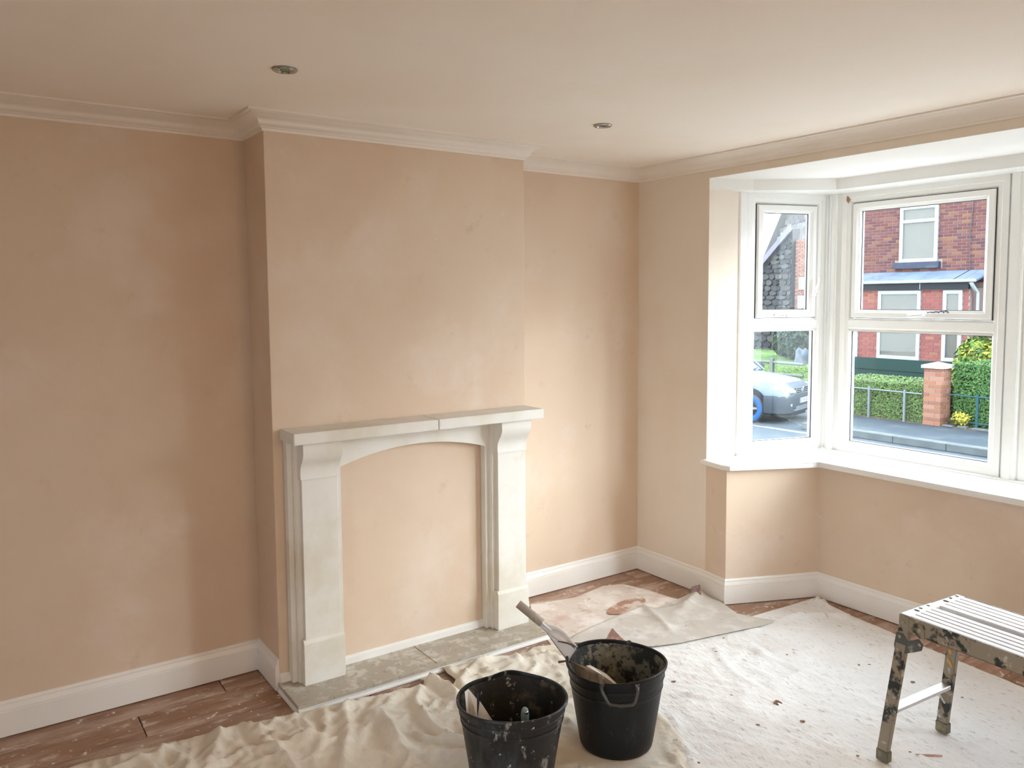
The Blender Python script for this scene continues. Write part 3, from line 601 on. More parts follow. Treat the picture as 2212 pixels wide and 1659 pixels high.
def fnl(r, z, a):
    k = (z/.31)**2; d = (a-(ca+math.pi+.55)+math.pi) % (2*math.pi)-math.pi
    g = math.exp(-(d/.42)**2); e = math.exp(-((((a-(ca-1.3)+math.pi) % (2*math.pi)-math.pi))/.7)**2)
    rr = r*(1+.05*k*math.cos(2*(a-ca-1.57))-.07*k*g*(1 if r > .1 else .4)-.03*k*e)
    return rr*math.cos(a), rr*math.sin(a), z+k*(.012*math.exp(-((d+.35)/.35)**2)*(1 if z > .1 else 0)-.006*e)
bl = bucket(1.445, -1.918, .322, .136, .180, 'black bucket splashed with plaster, nearest the camera', bucket_l, bucket_in, fnl, (.80, .88))
def plate(name, label_, pts3, mat, parent, th=.002, sm=False):
    bm = bmesh.new(); vs = [bm.verts.new(Vector(p)-parent.location) for p in pts3]; f = bm.faces.new(vs); bm.normal_update(); nrm = f.normal.copy()
    r = bmesh.ops.extrude_face_region(bm, geom=[f]); bmesh.ops.translate(bm, verts=[g for g in r['geom'] if isinstance(g, bmesh.types.BMVert)], vec=nrm*th)
    o = obj(name, bm, mat, parent); 
    if label_: o['label'] = label_
    return o
# bucket trowel standing out of the right bucket
DR = 3.07
loc = vd(1232, 1432, DR-.0)
tr = thing('bucket_trowel', 'steel trowel with grey tube handle leaning out of the right bucket', 'trowel', tuple(loc))
bm = bmesh.new(); a, b = vd(1119, 1304, DR+.02)-loc, vd(1171, 1346, DR)-loc; dd = (b-a).normalized(); up = dd.orthogonal().normalized(); bb = dd.cross(up); ring = []
for (s, r) in ((0, .0), (0.002, .010), (.008, .0155), (1, .0165), (1, .0115), (.90, .0115), (.90, 0)):
    c = a+(b-a)*s; ring.append([bm.verts.new(c+up*math.cos(6.2832*k/16)*r+bb*math.sin(6.2832*k/16)*r) for k in range(16)] if r else [bm.verts.new(c)])
for p_, q_ in zip(ring, ring[1:]):
    for k in range(16):
        l = (k+1) % 16
        if len(p_) == 1: bm.faces.new((p_[0], q_[k], q_[l]))
        elif len(q_) == 1: bm.faces.new((p_[k], p_[l], q_[0]))
        else: bm.faces.new((p_[k], p_[l], q_[l], q_[k]))
obj('handle', bm, wood_h, tr, smooth=50)
bm = bmesh.new(); tube(bm, [vd(1168, 1343, DR)-loc, vd(1178, 1352, DR)-loc, vd(1190, 1362, DR+.004)-loc], [.006, .005, .004], 8); obj('tang', bm, steel, tr, smooth=60)
def curved_blade(name, outline, bow, mat, parent, loc, th=.0016):
    """outline px list with depth; bowed across its width"""
    bm = bmesh.new(); c = sum((Vector(p) for p in outline), Vector())/len(outline); n = (Vector(outline[1])-Vector(outline[0])).cross(Vector(outline[len(outline)//2])-Vector(outline[0])).normalized()
    cv = bm.verts.new(c-loc+n*bow); ring = [bm.verts.new(Vector(p)-loc) for p in outline]; mid = [bm.verts.new((Vector(p)*.5+c*.5)-loc+n*bow*.75) for p in outline]
    k = len(outline)
    for i in range(k):
        j = (i+1) % k; bm.faces.new((ring[i], ring[j], mid[j], mid[i])); bm.faces.new((mid[i], mid[j], cv))
    o = obj(name, bm, mat, parent, smooth=True); md = o.modifiers.new('t', 'SOLIDIFY'); md.thickness = th; return o
ol = [(1166, 1352), (1176, 1349), (1188, 1349), (1202, 1353), (1216, 1361), (1226, 1369), (1231, 1378), (1240, 1388), (1248, 1397), (1243, 1403), (1235, 1392), (1222, 1386), (1206, 1385), (1194, 1379), (1184, 1370), (1175, 1362)]
curved_blade('blade', [vd(u, v, DR+.002) for u, v in ol], .006, steel, tr, loc)
plate('lower_blade', None, [vd(u, v, DR+.008) for u, v in ((1182, 1369), (1196, 1382), (1222, 1386), (1236, 1393), (1245, 1403), (1236, 1418), (1231, 1428), (1226, 1427), (1204, 1398))], M('bright_steel', (.74, .75, .78), .4, .2, layers=[((.78, .78, .78), 7, .45, .6)]), tr, .0012)
bm = bmesh.new(); tube(bm, [vd(u, v, DR+.002)-loc for u, v in ((1205, 1385), (1228, 1390), (1245, 1398), (1246, 1404), (1236, 1418), (1231, 1432))], .0028, 6); tube(bm, [vd(u, v, DR+.004)-loc for u, v in ((1181, 1367), (1203, 1398), (1227, 1429))], .0012, 6)
obj('blade_edge', bm, M('dark_steel', (.12, .11, .10), .4, .6), tr, smooth=60)
# second trowel lying inside the right bucket
loc = vd(1215, 1431, 3.08)
t2 = thing('plastering_trowel', 'plaster coated trowel lying inside the right bucket, thin handle over rim', 'trowel', tuple(loc))
bm = bmesh.new(); tube(bm, [vd(1207, 1430, 3.10)-loc, vd(1222, 1428, 3.085)-loc, vd(1240, 1432, 3.06)-loc, vd(1262, 1445, 3.03)-loc], [.005, .0035, .003, .003], 8); obj('handle', bm, M('rusty_rod', (.20, .13, .08), .6), t2, smooth=60)
lf = [(1238, 1432, 3.06), (1258, 1438, 3.04), (1280, 1446, 3.02), (1302, 1458, 3.0), (1322, 1472, 2.985), (1345, 1494, 2.965), (1340, 1510, 2.965), (1318, 1505, 2.98), (1290, 1495, 3.0), (1262, 1478, 3.03), (1244, 1458, 3.05)]
curved_blade('blade', [vd(*q) for q in lf], .004, M('brown_smeared_blade', (.33, .27, .22), .6, layers=[((.10, .08, .07), 9, .5, .62), ((.5, .45, .38), 25, .58, .68)]), t2, loc)
lf = [(1266, 1438, 3.075), (1275, 1437, 3.075), (1291, 1445, 3.06), (1310, 1456, 3.04), (1330, 1474, 3.01), (1348, 1493, 2.985), (1340, 1494, 2.985), (1320, 1474, 3.01), (1300, 1459, 3.03), (1282, 1448, 3.05)]
plate('plaster_ridge', None, [vd(*q) for q in lf], steel_w, t2, .004)
# flat blades and a small green-grey handle in the left bucket
loc = vd(1018, 1530, 2.80)
t3 = thing('filling_knife', 'white smeared flat blade standing at left inside the near bucket', 'trowel', tuple(loc))
plate('blade', None, [vd(u, v, d) for u, v, d in ((1004, 1494, 2.80), (1012, 1488, 2.82), (1030, 1510, 2.80), (1031, 1553, 2.76), (1028, 1600, 2.74), (1012, 1590, 2.75))], steel_w, t3)
bm = bmesh.new(); tube(bm, [vd(1032, 1498, 2.815)-loc, vd(1031, 1530, 2.80)-loc, vd(1030, 1560, 2.78)-loc], .003, 6); obj('back_rib', bm, dark, t3)
loc = vd(1045, 1540, 2.80)
t4 = thing('filling_knife', 'pointed white blade leaning beside the flat blade in the near bucket', 'trowel', tuple(loc))
plate('blade', None, [vd(u, v, d) for u, v, d in ((1036, 1514, 2.81), (1052, 1538, 2.79), (1068, 1563, 2.77), (1075, 1610, 2.75), (1031, 1606, 2.76), (1031, 1556, 2.78))], steel_w, t4)
loc = vd(1134, 1560, 2.72)
t5 = thing('small_brush', 'small grey green rounded tool handle upright in the near bucket', 'tool', tuple(loc))
gg = M('grey_green_plastic', (.17, .24, .23), .25, layers=[((.45, .50, .48), 30, .6, .66)])
bm = bmesh.new(); c0 = vd(1134, 1557, 2.72)-loc; lathe(bm, [(0, .047), (.006, .046), (.011, .041), (.0135, .031), (.0145, .016), (.0135, 0), (.011, -.02), (.009, -.06), (0, -.06)], 20, None, c0); obj('handle', bm, gg, t5, smooth=60)
bm = bmesh.new(); lathe(bm, [(0, .010), (.005, .009), (.0075, .004), (.007, 0), (0, -.002)], 14, None, vd(1137, 1541, 2.705)-loc); obj('hanging_loop', bm, chrome, t5, smooth=60)

# ------------------------------------------------------------------ aluminium step-up bench
HT = .562
p0 = at(1945, 1324, 'z', HT); p1 = at(2212, 1420, 'z', HT); pb = at(2054.7, 1279.6, 'z', HT)
rz = math.atan2(p1.y-p0.y, p1.x-p0.x); WD = (pb-p0).length; LN = 1.15
be = thing('step_up_bench', 'battered aluminium step up bench spattered with paint, on the white sheet', 'step bench', (p0.x, p0.y, .009), rz)
HB = HT-.009
for k in range(2):
    y0_ = .004 if k == 0 else WD/2+.014; y1_ = WD/2-.018 if k == 0 else WD-.004; w = y1_-y0_
    pr = [(y0_, HB-.016), (y0_, HB-.001)]; n = 5
    for i in range(n):
        a_ = y0_+w*(i/n); b_ = y0_+w*((i+1)/n); pr += [(a_+.003, HB), (b_-.007, HB), (b_-.006, HB-.006), (b_-.001, HB-.006)]
    pr += [(y1_, HB-.001), (y1_, HB-.016)]
    bm = bmesh.new(); A = [bm.verts.new((.034, a, b)) for a, b in pr]; B = [bm.verts.new((LN-.034, a, b)) for a, b in pr]; n2 = len(pr)
    for i in range(n2): bm.faces.new((A[i], A[(i+1) % n2], B[(i+1) % n2], B[i]))
    bm.faces.new(A); bm.faces.new(B[::-1]); obj('deck_plank', bm, alu_deck, be)
for xx in (0, LN-.036):
    bm = bmesh.new(); box(bm, xx, .0, HB-.030, xx+.036, WD*.53, HB+.0005); box(bm, xx+.002, WD*.53, HB-.028, xx+.034, WD, HB-.0005); bmesh.ops.bevel(bm, geom=bm.edges[:], offset=.0015, segments=1, affect='EDGES'); obj('end_cap', bm, alu_deck, be)
for yy in (-.002, WD-.001):
    bm = bmesh.new(); box(bm, .002, yy, HB-.060, LN-.002, yy+.003, HB-.001); box(bm, .002, yy, HB-.060, LN-.002, yy+.018, HB-.057); obj('side_rail', bm, alu_dirty, be)
for yy in (WD/2-.02, WD/2+.016):
    bm = bmesh.new(); box(bm, .036, yy, HB-.034, LN-.036, yy+.003, HB-.015); obj('inner_rail', bm, alu_dirty, be)
slot_m = M('black_slot', (.008, .007, .008), .8)
for (u, v, L_, W_) in ((1978, 1318, .020, .010), (1988, 1314, .013, .008), (2003, 1308, .012, .006), (2030, 1294, .024, .009), (2047, 1290, .011, .007), (2061, 1286, .014, .005)):
    q = at(u, v, 'z', HT); lx = (q-p0).x*math.cos(rz)+(q-p0).y*math.sin(rz); ly = -(q-p0).x*math.sin(rz)+(q-p0).y*math.cos(rz)
    bm = bmesh.new(); chip(bm, L_*.62, W_*.8, .0008); bmesh.ops.translate(bm, verts=bm.verts, vec=(max(lx, L_*.62+.006), ly, HB+.0006)); obj('slot', bm, slot_m, be)
def legm(x0, xs, y, ys, s):
    bm = bmesh.new(); w = .042; th = .022
    top = [(x0, y), (x0+s*w, y), (x0+s*w, y+th), (x0, y+th)]; bot = [(x0+xs, y+ys), (x0+xs+s*w, y+ys), (x0+xs+s*w, y+ys+th), (x0+xs, y+ys+th)]
    A = [bm.verts.new((a, b, HB-.004)) for a, b in top]; B = [bm.verts.new((a, b, .03)) for a, b in bot]
    bm.faces.new(A); bm.faces.new(B[::-1])
    for i in range(4): bm.faces.new((A[i], B[i], B[(i+1) % 4], A[(i+1) % 4]))
    bmesh.ops.bevel(bm, geom=bm.edges[:], offset=.0025, segments=2, affect='EDGES'); l = obj('leg', bm, alu_dirty, be)
    fx0 = min(x0+xs, x0+xs+s*w)-.003; bm = bmesh.new(); box(bm, fx0-xs*.05, y+ys-.003, 0, fx0+w+.006-xs*.05, y+ys+th+.003, .042); bmesh.ops.bevel(bm, geom=bm.edges[:], offset=.003, segments=2, affect='EDGES')
    obj('foot', bm, M('dirty_olive_rubber', (.13, .125, .085), .6, layers=[((.25, .22, .14), 20, .5, .65)]), l)
XS = -.052; YS = -.040
for s, x0_, xs in ((1, .0, XS), (-1, LN, -XS)):
    legm(x0_, xs, -.001, YS, s); legm(x0_, xs, WD-.020, .0, s)
    f = .68; xx = x0_+xs*f; zz = .195
    bm = bmesh.new(); box(bm, min(xx, xx+s*.040)+.001, YS*f+.016, zz-.012, max(xx, xx+s*.040)-.001, WD-.016, zz+.004); bmesh.ops.bevel(bm, geom=bm.edges[:], offset=.002, segments=1, affect='EDGES'); obj('foot_rail', bm, alu, be)
    bm = bmesh.new(); tube(bm, [(xx+s*.02, WD-.025, zz-.07), (xx+s*.02, WD-.075, zz-.01)], .004, 6); obj('strut', bm, alu, be)
    # folding hinge: corner plate, rail plate, crank, rivets
    def pl(poly, y, mat, nm, th=.003):
        bm = bmesh.new(); prism(bm, [(x0_+s*a, b) for a, b in poly], y-th, y, 'y'); bmesh.ops.bevel(bm, geom=bm.edges[:], offset=.0008, segments=1, affect='EDGES'); return obj(nm, bm, mat, be)
    for yy, dn in ((-.0025, 1), (WD+.0055, -1)):
        pl([(-.001, HB-.002), (.036, HB-.006), (.038, HB-.05), (.030, HB-.066), (-.003, HB-.062)], yy, alu_dirty, 'hinge_plate')
        pl([(.038, HB-.008), (.075, HB-.012), (.092, HB-.018), (.096, HB-.062), (.080, HB-.066), (.060, HB-.050), (.038, HB-.050)], yy, alu_dirty, 'rail_plate')
        cr = pl([(-.008, HB-.070), (.018, HB-.068), (.036, HB-.090), (.055, HB-.078), (.078, HB-.066), (.096, HB-.082), (.090, HB-.104), (.055, HB-.124), (.022, HB-.140), (-.010, HB-.150), (-.016, HB-.12)], yy-.0035*dn, M('black_smeared_bracket', (.09, .095, .09), .5, .3, layers=[((.40, .36, .29), 14, .50, .62)]), 'crank')
        for a_, b_ in ((.018, HB-.026), (.080, HB-.034), (.006, HB-.082), (.000, HB-.132), (.083, HB-.085)):
            c_ = Vector((x0_+s*a_, yy-.0035, b_)); bm = bmesh.new()
            for r_, dp in ((.0062, .001), (.004, .002)): 
                vs_ = [bm.verts.new(c_+Vector((math.cos(6.2832*k/12)*r_, -dp*dn-.0035*max(dn, 0), math.sin(6.2832*k/12)*r_))) for k in range(12)]; bm.faces.new(vs_)
            obj('rivet', bm, M('rivet_metal', (.45, .38, .28), .4, .6), be)
bm = bmesh.new()
yb_ = WD-.0215
def decal(bmx, poly):
    for q in poly: pass
    bmx.faces.new([bmx.verts.new(q) for q in poly])
for (u, v, r_) in ((2035, 1454, .006),):
    q = vd(u, v, (Vector((p0.x, p0.y, 0))-CAM).dot(_f)+.14)
lx = lambda z: XS*(1-z/HB)
decal(bm, [(lx(.33)+.017+.007*math.cos(a), yb_, .33+.009*math.sin(a)) for a in [x*.6283 for x in range(10)]])
decal(bm, [(lx(.30)+.008, yb_, .302), (lx(.30)+.012, yb_, .306), (lx(.30)+.026, yb_, .288), (lx(.30)+.032, yb_, .270), (lx(.30)+.024, yb_, .274), (lx(.30)+.014, yb_, .286)])
obj('orange_mark', bm, M('orange_paint', (.65, .30, .03), .6), be)
# black tangled scrap stuck outside the front window's top light
p = at(2030, 676, 'y', .778); tg = random.Random(5); bm = bmesh.new(); pts = []
for k in range(70):
    s = k/69; pts.append((-.065+.115*s+.006*math.sin(k*1.9), .004*math.sin(k*2.7)-.002, .004+.014*abs(math.sin(k*1.13))*(.4+s*.9)*(1-max(0, s-.85)*4)))
tube(bm, pts, .0014, 5); o = obj('tangled_cord', bm, dark, None, label='small black tangled cord on bottom rail of the front window sash', category='cord'); o.location = (p.x, .7775, p.z-.006)

# ================================================================== outside
GZ, PZ = -.8, -.68
_M = M
def M(name, col, rough=.5, metal=0., spec=.1, **k): return _M(name, col, rough, metal, spec=spec, **k)
asph = M('road_asphalt', (0.0446, 0.0558, 0.067), .8, layers=[((0.057, 0.0682, 0.0794), 1.2, .42, .7), ((0.0341, 0.0434, 0.0527), 30, .5, .7)], bump=.2, bscale=80)
pave_m = M('pavement_asphalt', (0.0306, 0.0399, 0.0493), .8, layers=[((0.0467, 0.0578, 0.0663), 1.6, .45, .7), ((0.0238, 0.0306, 0.0374), 24, .5, .7)], bump=.2, bscale=70)
kerb_m = M('kerb_stone', (0.06, 0.069, 0.072), .8, layers=[((0.078, 0.087, 0.09), 4, .4, .7)])
line_m = M('road_paint', (0.154, 0.161, 0.168), .7, layers=[((0.084, 0.098, 0.105), 8, .55, .7)])
soil_m = M('soil', (.06, .05, .035), .9, layers=[((.12, .11, .08), 12, .5, .7)])
grass_m = M('grass_turf', (.05, .09, .03), .95, layers=[((.10, .15, .06), 3, .45, .65), ((.12, .11, .08), 7, .6, .75)], bump=.4, bscale=30)
morta = M('lime_mortar', (.18, .135, .128), .9)
REDS = [(0.0756, 0.0302, 0.0288), (0.0936, 0.0374, 0.0346), (0.0612, 0.0288, 0.0302), (0.104, 0.0432, 0.0346), (0.054, 0.0274, 0.0302), (0.0864, 0.0418, 0.0418), (0.122, 0.0612, 0.036), (0.072, 0.0259, 0.0259)]
brick_m = M('weathered_red_brick', REDS[0], .85, isl=REDS, layers=[((.17, .12, .12), 3, .58, .8)])
brick_o = M('orange_brick', (0.16, 0.072, 0.044), .85, isl=[(0.16, 0.072, 0.044), (0.192, 0.088, 0.056), (0.144, 0.064, 0.044), (0.2, 0.104, 0.072)])
houses_m = M('plain_brick_face', (.11, .05, .046), .85, layers=[((.08, .04, .042), 5, .5, .6)])
lead_m = M('lead_sheet', (0.126, 0.156, 0.198), .45, .2, layers=[((0.09, 0.12, 0.168), 2, .45, .65), ((0.162, 0.174, 0.186), 4, .6, .75)])
blk = M('black_paint', (.012, .014, .018), .4); dgreen = M('dark_green_paint', (.010, .028, .026), .5)
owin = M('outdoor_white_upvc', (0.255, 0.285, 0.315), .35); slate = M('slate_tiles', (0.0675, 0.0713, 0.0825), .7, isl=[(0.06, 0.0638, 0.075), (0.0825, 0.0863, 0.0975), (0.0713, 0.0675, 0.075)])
grey_metal = M('galvanised_metal', (.12, .14, .15), .5, .3)
bxo('road', -40, .9, -1.0, 24, 60, GZ, asph, **S)
bxo('pavement_far', -5.7, 9.62, GZ-.05, 18, 11.05, PZ, pave_m, **S)
bxo('bounce_paving', -16, .9, GZ-.05, 18, 6.6, GZ+.03, M('pale_bounce_paving', (.41, .40, .38), .8, layers=[((.35, .34, .32), 3, .45, .7)]), **S)  # unseen pale slabs added to bounce sunlight up to the ceilings
bxo('garden_ground', -6.35, 11.05, GZ-.05, 18, 30, PZ+.02, soil_m, **S)
kb = bpy.data.objects.new('kerb', None); COL.objects.link(kb); kb.location = (0, 9.5, GZ); kb['kind'] = 'structure'
bm = bmesh.new(); box(bm, 0, -.07, .001, .905, .13, .125); bmesh.ops.bevel(bm, geom=bm.edges[:], offset=.008, segments=1, affect='EDGES'); k0 = obj('kerb_stone', bm, kerb_m, kb); k0.location = (-5.7, 0, 0)
for k in range(1, 20): inst(k0, kb, (-5.7+.912*k, 0, 0))
bm = bmesh.new(); box(bm, -6.3, 9.08, GZ+.0005, 16, 9.18, GZ+.004); obj('road_line', bm, line_m, **S)
bm = bmesh.new(); prism(bm, [(-9.5, 9.02), (-9.5, 9.10), (-4.9, 9.13), (-4.9, 9.05)], GZ+.0005, GZ+.0045); obj('road_line', bm, line_m, **S)

# ---- opposite house
BL, BH = .225, .075
def brick_proto(mat, L=.217, Hh=.064, dp=.010):
    bm = bmesh.new(); box(bm, -L/2, -dp, -Hh/2, L/2, 0, Hh/2); me = bpy.data.meshes.new('brick')
    bmesh.ops.bevel(bm, geom=[e for e in bm.edges if all(v.co.y < -dp+.001 for v in e.verts)], offset=.003, segments=1, affect='EDGES'); bm.to_mesh(me); bm.free(); me.materials.append(mat); return me
def brickwork(parent, y, xa, xb, za, zb, holes, mat, vis=None, limit=300, name='brick', counter=None):
    """bricks on a wall facing -y; inside `vis` each is its own part, the others are joined"""
    me = brick_proto(mat); bm = bmesh.new(); P = parent.location; c = counter if counter is not None else [0]; r = random.Random(int(abs(xa*7+za*3)))
    row = 0; z = za+BH/2
    while z < zb:
        x = xa+(BL/2 if row % 2 else 0)+BL/2*0
        while x < xb-.04:
            segs_ = [(max(x, xa), min(x+BL, xb))]
            for h in holes:
                if h[2]-.02 < z < h[3]+.02:
                    nn = []
                    for p_, q_ in segs_:
                        if q_ <= h[0] or p_ >= h[1]: nn.append((p_, q_))
                        else:
                            if p_ < h[0]: nn.append((p_, h[0]+.009))
                            if q_ > h[1]: nn.append((h[1]-.009, q_))
                    segs_ = nn
            for x0_, x1_ in segs_:
                xc = (x0_+x1_)/2; L = x1_-x0_-.017; yy = y+r.uniform(-.002, .001)
                if L < .03: continue
                if vis and vis[0] < xc < vis[1] and vis[2] < z < vis[3] and c[0] < limit:
                    o = bpy.data.objects.new(name, me); COL.objects.link(o); o.parent = parent; o.location = (xc-P.x, yy-P.y, z-P.z); o.scale = (L/.217, 1, 1); c[0] += 1
                else:
                    box(bm, xc-L/2-P.x, yy-.010-P.y, z-.032-P.z, xc+L/2-P.x, yy-P.y, z+.032-P.z)
            x += BL
        z += BH; row += 1
    if len(bm.verts): obj('brickwork', bm, mat, parent, kind='stuff')
    else: bm.free()
HYF, HYB = 16.5, 15.9
ho_ = thing('house', 'red brick terraced house with grey lead bay roof, seen through front window', 'house', (-7.4, HYF, PZ))
def hb(name, x0, y0, z0, x1, y1, z1, mat, bev=0, parent=None, **t):
    bm = bmesh.new(); box(bm, x0, y0, z0, x1, y1, z1)
    if bev: bmesh.ops.bevel(bm, geom=bm.edges[:], offset=bev, segments=2, affect='EDGES')
    par = parent or ho_; bmesh.ops.translate(bm, verts=bm.verts, vec=-ho_.location); return obj(name, bm, mat, par, **t)
UW = (-7.975, -6.985, 2.54, 3.955)
hb('wall', -9.9, HYF+.001, PZ, 5.0, HYF+7, 5.35, morta)
cnt = [0]
UW2 = (-3.9, -2.91, 2.54, 3.955); UW3 = (.6, 1.59, 2.54, 3.955); GW2 = (-3.2, -1.5, .1, 1.8); DR_ = (1.2, 2.1, PZ, 1.5)
brickwork(ho_, HYF, -9.9, 5.0, 2.0, 5.3, [UW, UW2, UW3, (-8.12, -6.86, 2.36, 2.545), (-8.14, -6.85, 3.955, 4.11)], brick_m, (-9.0, -5.3, 2.28, 4.12), 300, counter=cnt)
brickwork(ho_, HYF, -5.86, 5.0, PZ, 2.0, [GW2, DR_], brick_m)
# slate roof
bm = bmesh.new()
for r_ in range(14):
    for k in range(49):
        x0_ = -10.0+k*.31+(.15 if r_ % 2 else 0); y0_ = HYF-.15+r_*.26; z0_ = 5.32+r_*.17
        a_ = [(x0_, y0_, z0_), (x0_+.30, y0_, z0_), (x0_+.30, y0_+.33, z0_+.2), (x0_, y0_+.33, z0_+.2)]; bm.faces.new([bm.verts.new(Vector(q)-ho_.location) for q in a_])
obj('slates', bm, slate, ho_, kind='stuff')
# upper window
curt_m = M('net_curtain', (.20, .235, .215), .9, layers=[((.145, .175, .165), 9, .45, .62, (3, 1, .25))])  # darker vertical streaks paint the shade of the curtain folds
oglass = glass_mat('house_glass', (.90, .95, .93), .5)
dark_in = M('dark_interior', (.035, .045, .05), .8)
def hwin(x0, x1, z0, z1, y, tz=None, w=.075, curtain=1, nm='window'):
    L = ho_.location; mt = Matrix.Translation(Vector((0, y, 0))-L)
    bm = bmesh.new(); frame_ring(bm, x0, x1, z0, z1, [(0, 0), (w*.5, -.006), (w, .008), (w, .05), (0, .05)], mt)
    if tz: box(bm, x0+w*.8, -.004, tz-w*.45, x1-w*.8, .05, tz+w*.45, mt)
    f = obj(nm, bm, owin, ho_)
    for a_, b_ in (((z0+w-.004, (tz-w*.45 if tz else z1-w)+.004),)+(((tz+w*.45-.004, z1-w+.004),) if tz else ())):
        bm = bmesh.new(); box(bm, x0+w-.004, .02, a_, x1-w+.004, .026, b_, mt); obj('pane', bm, oglass, f)
    if curtain:
        bm = bmesh.new(); n = 60; A = []
        for k in range(n+1):
            x = x0+w*.5+(x1-x0-w)*k/n
            if curtain == 2 and .12 < k/n < .42: continue
            yy = .10+.030*math.sin(k*1.05)+.012*math.sin(k*.47+1); A.append((x, yy))
        for (xa_, ya_), (xb_, yb2) in zip(A, A[1:]):
            if xb_-xa_ > .05: continue
            bm.faces.new([bm.verts.new(mt @ Vector(q)) for q in ((xa_, ya_, z0+.03), (xb_, yb2, z0+.03), (xb_, yb2, z1-.03), (xa_, ya_, z1-.03))])
        bmesh.ops.remove_doubles(bm, verts=bm.verts, dist=1e-5); obj('net_curtain', bm, curt_m, f, smooth=True)
    bm = bmesh.new(); box(bm, x0+.01, .16, z0, x1-.01, .17, z1, mt); obj('room_behind', bm, dark_in, f)
hwin(*UW[:2], UW[2], UW[3], HYF-.06, 3.57, .085)
for w_ in (UW2, UW3): hwin(*w_, HYF-.06, 3.57, .085)
hwin(*GW2, HYF-.06, 1.3, .085)
hb('front_door', DR_[0], HYF-.05, PZ, DR_[1], HYF-.005, DR_[3], dgreen, .01)
hb('window_sill', -8.11, HYF-.10, 2.375, -6.905, HYF+.02, 2.535, M('dark_stone_sill', (.028, .033, .05), .5, layers=[((.05, .055, .075), 6, .5, .7)]), .01)
hb('lintel', -8.13, HYF-.05, 3.96, -6.86, HYF+.02, 4.10, M('blue_grey_lintel', (.035, .075, .11), .6, layers=[((.10, .16, .20), 5, .55, .65)]), .008)
# ground floor bay
hb('bay_wall', -9.5, HYB+.001, PZ, -5.87, HYF+.1, 1.86, morta)
G1, G2, G0 = (-8.165, -7.04, .10, 1.815), (-6.485, -6.03, .12, 1.815), (-9.0, -8.72, .10, 1.815)
brickwork(ho_, HYB, -9.5, -5.87, .10, 1.84, [G0, G1, G2], M('bay_red_brick', (.15, .05, .045), .85, isl=[(.15, .05, .045), (.17, .058, .05), (.135, .045, .042), (.19, .08, .055)]))
for g, cu, tz in ((G1, 1, 1.30), (G2, 2, None), (G0, 0, None)): hwin(g[0], g[1], g[2], g[3], HYB-.05, tz, .085, cu)
hb('bay_base', -9.52, HYB-.05, -.20, -5.86, HYB+.05, .095, dgreen, .006)
hb('bay_base', -9.52, HYB-.03, PZ, -5.86, HYB+.05, -.21, dgreen)
hb('fascia_board', -9.55, HYB-.12, 1.842, -5.85, HYB-.05, 2.02, blk, .004)
hb('fascia_joint', -7.03, HYB-.123, 1.845, -7.015, HYB-.118, 2.02, owin)
bm = bmesh.new(); xs_ = [-9.6, -8.9, -8.0, -7.05, -5.95, -5.62]
for a_, b_ in zip(xs_, xs_[1:]):
    q = [(a_+.004, HYF-.02, 2.30), (b_-.004, HYF-.02, 2.30), (b_-.004+(.0 if b_ < -5.7 else -.02), HYB-.17, 2.06), (a_+.004, HYB-.17, 2.06)]
    A = [bm.verts.new(Vector(v)-ho_.location) for v in q]; B = [bm.verts.new(Vector(v)-ho_.location+Vector((0, 0, -.045))) for v in q]
    bm.faces.new(A); bm.faces.new(B[::-1])
    for i in range(4): bm.faces.new((A[i], B[i], B[(i+1) % 4], A[(i+1) % 4]))
obj('lead_roof', bm, lead_m, ho_)
bm = bmesh.new(); tube(bm, [Vector(v)-ho_.location for v in ((-9.6, HYB-.19, 2.02), (-5.66, HYB-.19, 2.035))], .035, 8); obj('gutter', bm, owin, ho_)
bm = bmesh.new(); tube(bm, [Vector(v)-ho_.location for v in ((-5.78, HYB-.16, 2.0), (-5.76, HYB-.12, 1.92), (-5.74, HYB+.1, 1.75), (-5.74, HYB+.12, PZ))], [.05, .045, .035, .035], 10); obj('drainpipe', bm, owin, ho_, smooth=50)
bm = bmesh.new(); tube(bm, [Vector(v)-ho_.location for v in ((-6.13, HYF-.035, 5.2), (-6.15, HYF-.035, 3.9), (-6.20, HYF-.035, 3.2), (-6.18, HYF-.035, 2.3), (-6.2, HYB-.2, 2.05))], .011, 6); obj('cable', bm, dark, ho_)

# ---- gate pillar, hedges, railings
gp_ = thing('gate_pillar', 'orange brick gate pillar with pale stone cap between two hedges', 'pillar', (-4.09, 11.22, PZ))
PW, PD_, PH = .33, .36, 1.05
hb2 = bmesh.new(); box(hb2, -PW/2+.012, -PD_/2+.012, 0, PW/2-.012, PD_/2-.012, PH); obj('mortar_core', hb2, M('pale_mortar', (.24, .20, .17), .9), gp_)
me_l = {}
def pb_(L, Wd, x, y, z):
    key = (round(L, 3), round(Wd, 3))
    if key not in me_l:
        bm = bmesh.new(); box(bm, -L/2+.004, -Wd/2+.004, -.0325, L/2-.004, Wd/2-.004, .0325); me = bpy.data.meshes.new('brick'); bm.to_mesh(me); bm.free(); me.materials.append(brick_o); me_l[key] = me
    o = bpy.data.objects.new('brick', me_l[key]); COL.objects.link(o); o.parent = gp_; o.location = (x, y, z)
for r_ in range(14):
    z = .0375+r_*.075; hw = .1075
    if r_ % 2 == 0:
        pb_(.225, .11, -PW/2+.1125, -PD_/2+.055, z); pb_(.105, .225, PW/2-.0525, -PD_/2+.1125, z); pb_(.225, .11, PW/2-.1125, PD_/2-.055, z); pb_(.105, .25, -PW/2+.0525, PD_/2-.125, z)
    else:
        pb_(.225, .11, PW/2-.1125, -PD_/2+.055, z); pb_(.105, .225, -PW/2+.0525, -PD_/2+.1125, z); pb_(.225, .11, -PW/2+.1125, PD_/2-.055, z); pb_(.105, .25, PW/2-.0525, PD_/2-.125, z)
